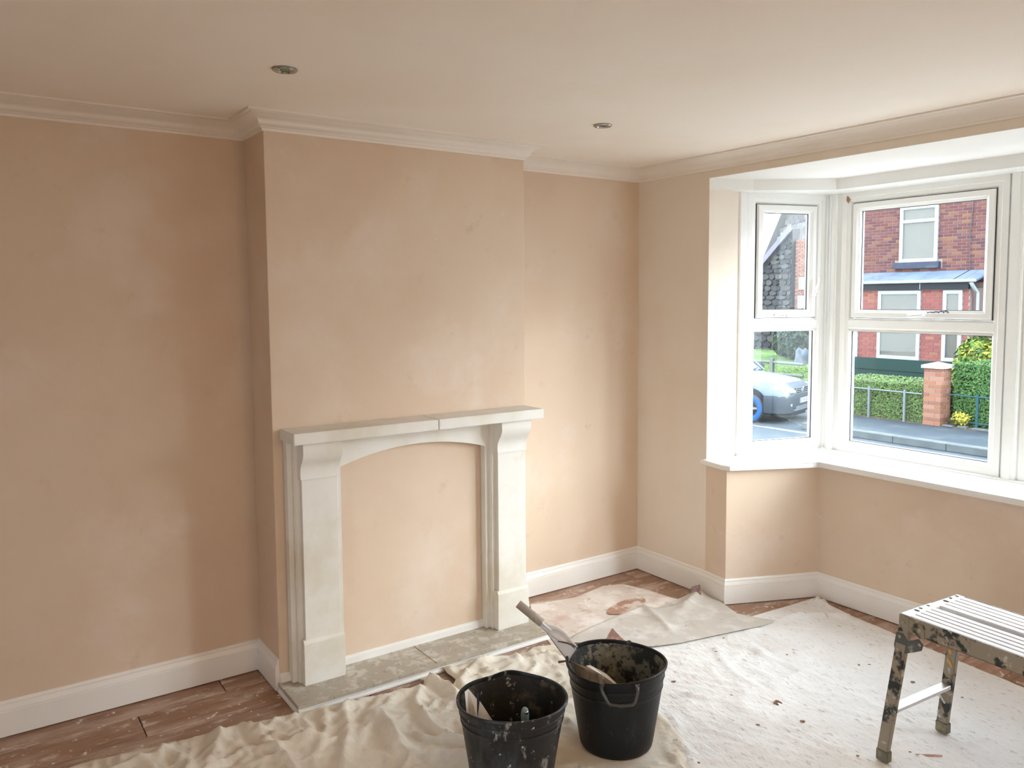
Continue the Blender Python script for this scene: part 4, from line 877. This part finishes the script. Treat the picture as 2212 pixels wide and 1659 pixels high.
bm = bmesh.new(); box(bm, -PW/2-.035, -PD_/2-.035, PH, PW/2+.035, PD_/2+.035, PH+.055); vs = [bm.verts.new(q) for q in ((-PW/2-.035, -PD_/2-.035, PH+.055), (PW/2+.035, -PD_/2-.035, PH+.055), (PW/2+.035, PD_/2+.035, PH+.055), (-PW/2-.035, PD_/2+.035, PH+.055), (0, 0, PH+.115))]
for i in range(4): bm.faces.new((vs[i], vs[(i+1) % 4], vs[4]))
obj('coping_cap', bm, M('coping_stone', (.24, .26, .25), .8), gp_)
leaf_d = M('hedge_leaf', (0.0298, 0.0723, 0.0187), .55, isl=[(0.0213, 0.0638, 0.0187), (0.0425, 0.0935, 0.0255), (0.0298, 0.0765, 0.0255), (0.068, 0.128, 0.034), (0.0255, 0.0553, 0.0187)])
leaf_t = M('clipped_hedge_leaf', (0.045, 0.09, 0.0225), .55, isl=[(0.0338, 0.075, 0.0225), (0.0675, 0.128, 0.0338), (0.0525, 0.075, 0.0338), (0.0975, 0.158, 0.0413), (0.0675, 0.0675, 0.0413), (0.03, 0.0562, 0.0225)])
leaf_y = M('yellow_green_leaf', (.10, .14, .02), .5, isl=[(.13, .14, .015), (.06, .12, .02), (.19, .17, .02), (.035, .085, .018), (.05, .10, .02)])
leaf_k = M('dark_foliage_leaf', (.02, .035, .022), .6, isl=[(.018, .035, .028), (.035, .06, .03), (.05, .055, .035), (.02, .03, .03)])
twig = M('brown_twigs', (.06, .05, .04), .9)
def hedge(name, label, x0, x1, y0, y1, z0, z1, n, mat, size):
    t = thing(name, label, 'hedge', ((x0+x1)/2, (y0+y1)/2, z0)); L = t.location; r = random.Random(11)
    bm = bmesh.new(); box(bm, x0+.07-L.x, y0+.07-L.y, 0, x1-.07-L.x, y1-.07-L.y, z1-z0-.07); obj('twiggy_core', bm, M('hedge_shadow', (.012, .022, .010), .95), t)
    P = []
    for k in range(n):
        s = r.random(); j = abs(r.gauss(0, .03))
        if s < .62: P.append(((r.uniform(x0, x1)-L.x, y0+j-L.y, r.uniform(z0, z1)-L.z), (0, -1, .3)))
        elif s < .90: P.append(((r.uniform(x0, x1)-L.x, r.uniform(y0, y1)-L.y, z1-j-L.z), (0, -.2, 1)))
        elif s < .95: P.append(((x0+j-L.x, r.uniform(y0, y1)-L.y, r.uniform(z0, z1)-L.z), (-1, 0, .2)))
        else: P.append(((x1-j-L.x, r.uniform(y0, y1)-L.y, r.uniform(z0, z1)-L.z), (1, 0, .2)))
    leaf_cloud('leaves', P, size, mat, t, kind='stuff'); return t
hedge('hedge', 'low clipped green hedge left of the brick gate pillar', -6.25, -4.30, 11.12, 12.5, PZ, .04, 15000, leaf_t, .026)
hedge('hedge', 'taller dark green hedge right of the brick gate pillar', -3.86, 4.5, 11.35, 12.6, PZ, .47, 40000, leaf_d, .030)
def blob(name, label, cat, c, rad, n, mat, size, seed=1, stem=None):
    t = thing(name, label, cat, c); r = random.Random(seed); P = []
    for k in range(n):
        v = Vector((r.gauss(0, 1), r.gauss(0, 1), r.gauss(0, 1))).normalized()*(.75+.28*r.random()); q = Vector((v.x*rad[0], v.y*rad[1], (v.z+1)*rad[2]))
        q *= 1+.16*noise.noise(q*2.2+Vector((seed, 0, 0))); P.append((tuple(q), tuple(v)))
    leaf_cloud('leaves', P, size, mat, t, kind='stuff')
    bm = bmesh.new(); tube(bm, [(0, 0, -.02), (.02, 0, rad[2]), (0, .02, rad[2]*1.7)], [.03*max(rad), .02*max(rad), .005], 7)
    for k in range(7): a = k*.9; tube(bm, [(0, 0, rad[2]*.3), (rad[0]*.6*math.cos(a), rad[1]*.6*math.sin(a), rad[2]*(1+.1*k))], [.012*max(rad), .004], 5)
    obj('stems', bm, twig, t); return t
q = at(2112, 770, 'y', 13.6)
blob('shrub', 'yellow green bush behind the taller hedge by the house', 'shrub', (q.x+.25, 13.6, PZ+.02), (.75, .6, .78), 2600, leaf_y, .06, 3)
blob('shrub', 'small green bush rising beside the bay window of the house', 'shrub', (q.x-.62, 14.75, PZ+.02), (.36, .36, .80), 1300, leaf_t, .05, 5)
q = at(2070, 890, 'y', 11.12); blob('plant', 'small yellow leaved plant at the foot of the taller hedge', 'plant', (q.x, 11.2, PZ+.05), (.17, .12, .13), 160, M('golden_leaf', (.25, .21, .04), .5, isl=[(.28, .23, .04), (.16, .17, .03)]), .045, 8)
def railing(label, pts, y, z0, z1, px_, mat, bottom=False, pr=.014):
    t = thing('railing', label, 'railing', (pts[0], y, z0)); bm = bmesh.new(); tube(bm, [(0, 0, z1-z0), (pts[1]-pts[0], 0, z1-z0)], pr, 7); obj('top_rail', bm, mat, t)
    if bottom: bm = bmesh.new(); tube(bm, [(0, 0, .09), (pts[1]-pts[0], 0, .09)], pr, 7); obj('bottom_rail', bm, mat, t)
    for x in px_:
        bm = bmesh.new(); box(bm, x-pts[0]-pr*1.4, -pr*1.4, 0, x-pts[0]+pr*1.4, pr*1.4, z1-z0+.05); bmesh.ops.bevel(bm, geom=bm.edges[:], offset=.004, segments=1, affect='EDGES'); obj('post', bm, mat, t)
railing('grey metal railing in front of the low clipped hedge', (-6.3, -4.28), 11.06, PZ, -.12, (-6.25, at(1877, 860, 'y', 11.06).x, -4.62), grey_metal)
railing('dark green railing at the foot of the taller hedge', (-3.88, 4.3), 11.22, PZ+.02, -.10, (-3.36, -2.2, -1.0, .2, 1.4, 2.6, 3.8), M('green_painted_metal', (.015, .05, .06), .5), True)
# rough stone edging of the bed
be_ = thing('bed_edging', 'rough stone edging along the flower bed right of the pillar', 'edging', (-3.9, 11.05, PZ)); r = random.Random(4)
for k in range(14):
    bm = bmesh.new(); w = r.uniform(.16, .3); box(bm, 0, 0, 0, w, .12, r.uniform(.04, .07)); bmesh.ops.bevel(bm, geom=bm.edges[:], offset=.015, segments=1, affect='EDGES'); o = obj('edging_stone', bm, kerb_m, be_); o.location = (k*.26, r.uniform(-.02, .02), 0); o.rotation_euler = (0, 0, r.uniform(-.1, .1))

# ---- down the street, through the side window
hs = thing('stone_house', 'dark rubble stone gable wall with sloping verge, seen through side window', 'house', (-18.2, 24, GZ)); L = hs.location
XW0, XW1 = -20.6, -16.95
def vz(x): return 2.947+(x+18.439)*(4.333-2.947)/(18.439-17.003)
stone_c = M('rubble_stone', (0.0413, 0.0413, 0.045), .9, isl=[(0.0338, 0.0345, 0.039), (0.0562, 0.054, 0.0562), (0.0263, 0.0277, 0.0315), (0.0713, 0.0675, 0.0675), (0.045, 0.0375, 0.0338)], layers=[((0.112, 0.112, 0.12), 2, .60, .78)])
bm = bmesh.new(); prism(bm, [(XW0-L.x, 0), (XW1-L.x, 0), (XW1-L.x, vz(XW1)-L.z), (XW0-L.x, vz(XW0)-L.z)], .02, .5, 'y'); obj('wall', bm, M('dark_mortar', (.05, .05, .053), .95), hs)
r = random.Random(9); protos = []
for k in range(6):
    bm = bmesh.new(); n = 7; A = [(.5*math.cos(6.283*(i+.5)/n)*r.uniform(.86, 1.1), .5*math.sin(6.283*(i+.5)/n)*r.uniform(.86, 1.1)) for i in range(n)]; prism(bm, A, -.05, .03, 'y')
    for f in bm.faces: f.smooth = False
    me = bpy.data.meshes.new('stone'); bmesh.ops.recalc_face_normals(bm, faces=bm.faces); bm.to_mesh(me); bm.free(); me.materials.append(stone_c); protos.append(me)
z = GZ+.08; cs = 0
while z < 5:
    x = XW0+r.uniform(0, .2); hh = r.uniform(.16, .25)
    while x < XW1-.05:
        w = min(r.uniform(.24, .52), XW1-x)
        if z+hh/2 < vz(x+w/2)-.08 and cs < 299:
            o = bpy.data.objects.new('stone', protos[cs % 6]); COL.objects.link(o); o.parent = hs; o.location = (x+w/2-L.x, 0, z-L.z); o.scale = (w*1.02, 1, hh*1.05); cs += 1
        x += w
    z += hh
def quad(bm, pts, th, Lc):
    A = [bm.verts.new(Vector(q)-Lc) for q in pts]; n = (A[1].co-A[0].co).cross(A[2].co-A[0].co).normalized()*th; B = [bm.verts.new(v.co-n) for v in A]
    bm.faces.new(A); bm.faces.new(B[::-1]); k = len(A)
    for i in range(k): bm.faces.new((A[i], B[i], B[(i+1) % k], A[(i+1) % k]))
bm = bmesh.new(); quad(bm, [(XW0-.2, 23.85, vz(XW0-.2)-.12), (XW1+.05, 23.85, vz(XW1)-.12), (XW1+.05, 23.85, vz(XW1)+.16), (XW0-.2, 23.85, vz(XW0-.2)+.16)], -.07, L); obj('bargeboard', bm, M('purple_grey_board', (.14, .13, .17), .6), hs)
bm = bmesh.new(); quad(bm, [(XW0, 23.83, vz(XW0)-.02), (-17.9, 23.83, vz(-17.9)-.0), (-17.95, 23.83, vz(-17.9)+.08), (XW0, 23.83, vz(XW0)+.14)], -.03, L); obj('verge_highlight', bm, M('pale_blue_highlight', (.38, .46, .52), .4), hs)  # bluish white strip paints a highlight along the verge board
hs2 = thing('rendered_house', 'pale tiled roof rising above the stone gable wall', 'house', (-17.9, 26, GZ)); L2 = hs2.location
til = M('pale_roof_tiles', (0.105, 0.101, 0.098), .8, isl=[(0.098, 0.0945, 0.091), (0.133, 0.126, 0.126), (0.084, 0.0805, 0.0805), (0.119, 0.112, 0.105)])
bm = bmesh.new()
for r_ in range(22):
    for k in range(14):
        x0_ = -19.2+k*.25+(.12 if r_ % 2 else 0)-r_*.0; z0_ = 3.2+r_*.17; lo = -19.1+(z0_-3.2)*.30; hi = -17.05+(z0_-4.2)*.35
        if lo < x0_ < hi: quad(bm, [(x0_, 25.2+r_*.05, z0_), (x0_+.24, 25.2+r_*.05, z0_), (x0_+.24, 25.24+r_*.05, z0_+.19), (x0_, 25.24+r_*.05, z0_+.19)], .02, L2)
obj('roof_tiles', bm, til, hs2, kind='stuff')
bm = bmesh.new(); quad(bm, [(-19.9, 25.5, GZ), (-17.0, 25.5, GZ), (-16.0, 26.3, 6.9), (-18.2, 26.3, 6.9), (-19.4, 25.6, 3.4)], -.3, L2); obj('wall', bm, M('pale_render', (.10, .098, .095), .9), hs2)
hs3 = thing('brick_outbuilding', 'orange red brick wall beside the stone gable with two pale windows', 'building', (-16.2, 24.2, GZ))
hL = hs3.location; bm = bmesh.new(); box(bm, XW1+.02-hL.x, .02, 0, 1.2, .6, 3.95-GZ); obj('wall', bm, M('pinkish_mortar', (.19, .12, .10), .9), hs3)
HW = ((-16.72, -16.36, 1.95, 2.45), (-16.75, -16.42, 1.20, 1.72))
brickwork(hs3, 24.2, XW1+.02, -15.0, GZ, 3.93, HW, M('salmon_brick', (.20, .10, .08), .85, isl=[(.18, .085, .065), (.22, .115, .09), (.24, .13, .10)]))
for h in HW:
    mt = Matrix.Translation(Vector((0, 24.19, 0))-hL); bm = bmesh.new(); frame_ring(bm, *h, [(0, -.02), (.06, -.02), (.06, .02), (0, .02)], mt); f = obj('window', bm, owin, hs3); bm = bmesh.new(); box(bm, h[0]+.05, 0, h[2]+.05, h[1]-.05, .01, h[3]-.05, mt); obj('pane', bm, M('pale_blue_pane', (.24, .32, .34), .3), f)
# grass bank, wall, fence and dark growth
bm = bmesh.new(); prism(bm, [(13.2, GZ-.1), (13.2, GZ+.02), (14.5, GZ+.10), (17, GZ+.28), (23.9, GZ+.30), (23.9, GZ-.1)], -26, -6.4, 'x'); obj('grass_bank', bm, grass_m, **S)
r = random.Random(2); P = []
for k in range(9000): x = r.uniform(-17, -10.2); y = r.uniform(13.2, 19); P.append(((x, y, GZ+.02+max(0, min(.28, (y-13.2)*.075))), (0, 0, 1)))
leaf_cloud('grass_tufts', P, .05, M('grass_blade', (.08, .14, .035), .6, isl=[(.07, .13, .03), (.13, .20, .05), (.10, .14, .05)]), None, .25, kind='stuff', label='rough green grass growing on the bank across the street', category='grass')
fe_ = thing('fence', 'weathered wooden rail fence on the grass bank behind the car', 'fence', (-12, 15.5, GZ+.12)); wg = M('weathered_rail', (.11, .115, .11), .9)
for zz in (.52, .20): bm = bmesh.new(); tube(bm, [(-4, 0, zz), (1.9, 0, zz-.02)], .04, 7); obj('rail', bm, wg, fe_)
for k in range(4): bm = bmesh.new(); box(bm, -4+k*1.6, -.05, -.05, -3.9+k*1.6, .05, .62); obj('post', bm, wg, fe_)
for k, (u, v, yy, rad, n, sz) in enumerate([(1738, 770, 20.5, (1.1, .8, .75), 2200, .09), (1700, 780, 21.5, (.55, .5, .62), 1400, .08), (1790, 760, 21.8, (1.0, .7, 1.3), 2000, .1)]):
    q = at(u, v, 'y', yy); blob('shrub', ['low dark shrub beyond the rail fence on the bank', 'narrow ivy dark shrub against the stone gable wall', 'tall dark shrub right of the brick outbuilding', 'broad dark bush hidden behind the corner of the bay'][k], 'shrub', (q.x, yy, GZ+.25), rad, n, leaf_k, sz, 20+k)
q = at(1733, 768, 'y', 19.2); cv = thing('pale_lump', 'pale blue and white lumpy shape among the dark shrubs', 'cover', (q.x, 19.2, GZ+.28))  # rounded stand-in for an unclear pale shape
bm = bmesh.new(); lathe(bm, [(0, .46), (.10, .45), (.17, .36), (.19, .2), (.24, .05), (.25, 0)], 24, lambda r, z, a: (r*math.cos(a)*1.2*(1+.18*math.sin(3*a+z*6)), r*math.sin(a), z*(1+.2*math.sin(a*2+1)))); obj('lump', bm, M('pale_blue_lump', (0.045, 0.065, 0.09), .5, layers=[((0.1, 0.105, 0.11), 7, .48, .6)]), cv, smooth=True)

# ---- parked car
silver = M('silver_car_paint', (0.0935, 0.111, 0.132), .28, .35, layers=[((0.106, 0.128, 0.149), 2, .4, .7)])
cgrey = M('grey_bumper_plastic', (0.0234, 0.0297, 0.0378), .5); cglass = M('car_glass', (0.054, 0.081, 0.117), .08, 0, spec=.8); tyre = M('tyre_rubber', (0.0315, 0.0333, 0.0378), .7)
wq = at(1620, 912, 'z', GZ); HD = math.radians(16)
car = thing('car', 'silver four wheel drive car with grey bumper parked across the street', 'car', (wq.x-.9*.86*math.sin(HD), wq.y+.9*.86*math.cos(HD), GZ), HD)
cs_ = .86
def cobj(name, bm, mat, sm=False, parent=None, **t):
    bmesh.ops.scale(bm, vec=(cs_,)*3, verts=bm.verts); return obj(name, bm, mat, parent or car, smooth=sm, **t)
def loft(bm, st, close=True):
    rings = []
    for x, half in st:
        pts = [(x, -y, z) for y, z in half]+[(x, y, z) for y, z in half[::-1] if y > 1e-6]
        rings.append([bm.verts.new(p) for p in pts])
    fs = []
    for a, b in zip(rings, rings[1:]):
        n = len(a)
        for k in range(n): fs.append((k, bm.faces.new((a[k], a[(k+1) % n], b[(k+1) % n], b[k]))))
    bm.faces.new(rings[0]); bm.faces.new(rings[-1][::-1]); return fs
def sec(w, zb, zm, zs, zt, wt): return [(0, zb), (w*.8, zb), (w*.97, zb+.05), (w, zm), (w, (zm+zs)/2), (w*.985, zs), (wt, zt-.05), (wt*.6, zt-.012), (0, zt)]
st = [(.86, sec(.58, .34, .5, .66, .76, .50)), (.80, sec(.76, .27, .5, .69, .86, .62)), (.66, sec(.86, .25, .5, .74, .93, .70)), (.40, sec(.905, .25, .5, .80, .99, .76)), (0, sec(.92, .25, .5, .88, 1.05, .78)),
      (-.45, sec(.92, .25, .5, .93, 1.10, .80)), (-.75, sec(.92, .25, .5, .96, 1.13, .82)), (-2.9, sec(.92, .27, .5, .98, 1.13, .82)), (-3.25, sec(.88, .32, .5, .97, 1.10, .78)), (-3.36, sec(.80, .38, .52, .9, 1.0, .70))]
bm = bmesh.new(); loft(bm, st); bmesh.ops.recalc_face_normals(bm, faces=bm.faces); body = cobj('body', bm, silver, 40)
gs = lambda w0, z0, w1, z1: [(0, z0), (w0, z0), (w0*.5+w1*.5, z0*.5+z1*.5), (w1, z1-.04), (w1*.85, z1), (0, z1+.012)]
bm = bmesh.new(); loft(bm, [(-.42, gs(.74, 1.07, .73, 1.10)), (-.62, gs(.78, 1.09, .72, 1.28)), (-.95, gs(.80, 1.10, .68, 1.53)), (-1.15, gs(.80, 1.10, .66, 1.60)), (-2.9, gs(.80, 1.10, .64, 1.60)), (-3.28, gs(.76, 1.08, .62, 1.12))]); cobj('windows', bm, cglass, 40)
bm = bmesh.new(); loft(bm, [(-1.05, [(0, 1.60), (.60, 1.585), (.68, 1.545), (.685, 1.56), (.60, 1.625), (0, 1.645)]), (-1.3, [(0, 1.61), (.60, 1.60), (.68, 1.56), (.685, 1.575), (.60, 1.645), (0, 1.665)]), (-2.95, [(0, 1.60), (.58, 1.59), (.66, 1.54), (.665, 1.555), (.58, 1.63), (0, 1.65)])]); cobj('roof', bm, silver, 40)
bm = bmesh.new()
for s in (-1, 1):
    for pp in ([(-.40, .80, 1.08), (-.68, .755, 1.32), (-1.08, .675, 1.575)], [(-1.75, .825, 1.12), (-1.72, .675, 1.58)], [(-3.0, .81, 1.12), (-2.9, .66, 1.57)]): tube(bm, [(x, y*s, z) for x, y, z in pp], .03, 6)
cobj('pillars', bm, silver, 50)
bm = bmesh.new(); sweep(bm, [(0, .22), (.045, .25), (.06, .40), (.055, .56), (.03, .63), (0, .65)], [(.33, .90), (.55, .875), (.74, .78), (.83, .60), (.865, .3), (.865, -.3), (.83, -.60), (.74, -.78), (.55, -.875), (.33, -.90)], 0, side=-1); cobj('front_bumper', bm, cgrey, 40)
bm = bmesh.new(); prism(bm, [(.35, -.55), (.80, -.45), (.80, .45), (.35, .55)], .14, .27); cobj('sump_guard', bm, cgrey)
for s in (-1, 1):
    bm = bmesh.new(); lathe(bm, [(0, .05), (.05, .046), (.09, .03), (.11, 0), (.10, -.03), (0, -.04)], 20); 
    for v in bm.verts: v.co = Vector((.70-(v.co.y*s)*2.1+v.co.z*.6, .70*s+v.co.y*1.5+v.co.z*s*.8, v.co.x*.85+.775+v.co.y*s*.35))
    hl = cobj('headlight', bm, M('headlight_glass', (.22, .23, .19), .1, spec=.8), 60)
    bm = bmesh.new(); lathe(bm, [(0, .02), (.05, .018), (.06, 0), (0, -.02)], 16)
    for v in bm.verts: v.co = Vector((v.co.z+.885-.02, v.co.y+.60*s, v.co.x*.8+.43))
    cobj('fog_lamp', bm, M('fog_glass', (.30, .32, .33), .15), 60)
    bm = bmesh.new(); tube(bm, [(-.62, .90*s, 1.10), (-.60, 1.02*s, 1.13)], [.03, .05], 8); tube(bm, [(-.56, 1.0*s, 1.14), (-.60, 1.10*s, 1.15)], [.10, .08], 10); cobj('door_mirror', bm, silver, 50)
    for xw in (0, -2.55):
        bm = bmesh.new(); mw = Matrix.Translation((xw, .90*s, .40)) @ Matrix.Rotation(-math.pi/2*s, 4, 'X')
        bmesh.ops.create_cone(bm, cap_ends=True, segments=28, radius1=.40, radius2=.40, depth=.06, matrix=mw); cobj('wheel_arch', bm, M('arch_black', (.012, .014, .018), .8))
        w = bpy.data.objects.new('wheel', None); COL.objects.link(w); w.parent = car; w.location = (xw*cs_, .90*s*cs_, .335*cs_)
        RY = Matrix.Rotation(-math.pi/2*s, 4, 'X')
        def wo(nm, prof, mat, seg=28):
            bm = bmesh.new(); lathe(bm, prof, seg)
            for v in bm.verts: v.co = RY @ v.co
            cobj(nm, bm, mat, 50, w)
        wo('tyre', [(.20, -.10), (.31, -.10), (.332, -.07), (.335, 0), (.332, .04), (.315, .062), (.30, .066)], tyre)
        wo('sidewall', [(.30, .066), (.26, .070), (.215, .064), (.20, .05)], M('sidewall_blue_reflection', (.008, .06, .30), .5))  # blue reflection on the tyre put into the sidewall colour
        wo('rim', [(.20, .05), (.19, .055), (.175, .03), (.17, -.02), (0, -.02)], M('wheel_dark', (.03, .035, .045), .4))
        bm = bmesh.new()
        for k in range(5):
            a = k*1.2566; pr = [Vector((math.cos(a)*q0-math.sin(a)*q1, math.sin(a)*q0+math.cos(a)*q1, .045)) for q0, q1 in ((.02, -.035), (.18, -.02), (.18, .02), (.02, .035))]
            A = [bm.verts.new(RY @ v) for v in pr]; B = [bm.verts.new(RY @ (v-Vector((0, 0, .03)))) for v in pr]; bm.faces.new(A); bm.faces.new(B[::-1])
            for i in range(4): bm.faces.new((A[i], B[i], B[(i+1) % 4], A[(i+1) % 4]))
        cobj('spokes', bm, M('alloy_wheel', (.18, .19, .20), .3, .6), False, w)
gr = bxo('grille', .835*cs_, -.38*cs_, .655*cs_, .868*cs_, .38*cs_, .80*cs_, M('grille_black', (.02, .025, .035), .4), car, .01)
bm = bmesh.new()
for zz in (.665, .71, .755, .795): box(bm, .866, -.38, zz-.006, .876, .38, zz+.006)
for yy in (-.375, .375): box(bm, .866, yy-.01, .66, .876, yy+.01, .80)
cobj('grille_bars', bm, M('grille_chrome', (.34, .37, .40), .2, .7))
bm = bmesh.new(); lathe(bm, [(0, .012), (.045, .010), (.055, 0), (0, -.005)], 20)
for v in bm.verts: v.co = Vector((v.co.z+.878, v.co.y, v.co.x+.73))
prism(bm, [(-.045, .765), (-.06, .80), (0, .775), (.06, .80), (.045, .765), (0, .70)], .885, .895, 'x'); cobj('badge', bm, M('badge_chrome', (.5, .52, .54), .2, .8), 50)
bm = bmesh.new(); box(bm, .866, -.56, .31, .880+.045, -.20, .315); 
for zz in (.31, .345, .38): box(bm, .918, -.50, zz-.006, .928, .50, zz+.006)
cobj('lower_grille', bm, M('grille_grey', (.16, .18, .20), .4))
bm = bmesh.new(); box(bm, .922, -.26, .455, .934, .26, .565); pl_ = cobj('number_plate', bm, M('plate_white', (.26, .27, .27), .4), label='white number plate')
bm = bmesh.new(); box(bm, .9342, -.26, .457, .9352, -.225, .563); cobj('blue_band', bm, M('plate_blue', (.02, .16, .42), .4), False, pl_)
cu = bpy.data.curves.new('plate_text', 'FONT'); cu.body = 'FC1N UC1'; cu.size = .105; cu.align_x = 'CENTER'; cu.extrude = .0006
tmp = bpy.data.objects.new('tmp_text', cu); COL.objects.link(tmp); dg = bpy.context.evaluated_depsgraph_get(); me = bpy.data.meshes.new_from_object(tmp.evaluated_get(dg)); bpy.data.objects.remove(tmp)
me.materials.append(M('plate_lettering', (.05, .05, .06), .5)); lt = bpy.data.objects.new('plate_lettering', me); COL.objects.link(lt); lt.parent = pl_
lt.matrix_local = Matrix.Translation((.9355*cs_, .015, .475*cs_)) @ Matrix.Rotation(math.pi/2, 4, 'Z') @ Matrix.Rotation(math.pi/2, 4, 'X')
bm = bmesh.new(); box(bm, .60, -.55, 1.01, .60, .55, 1.01); bm.free()
bm = bmesh.new(); tube(bm, [(-.40, -.60, 1.115), (-.46, -.10, 1.15)], .008, 5); tube(bm, [(-.40, .05, 1.12), (-.46, .60, 1.15)], .008, 5); cobj('wipers', bm, dark)
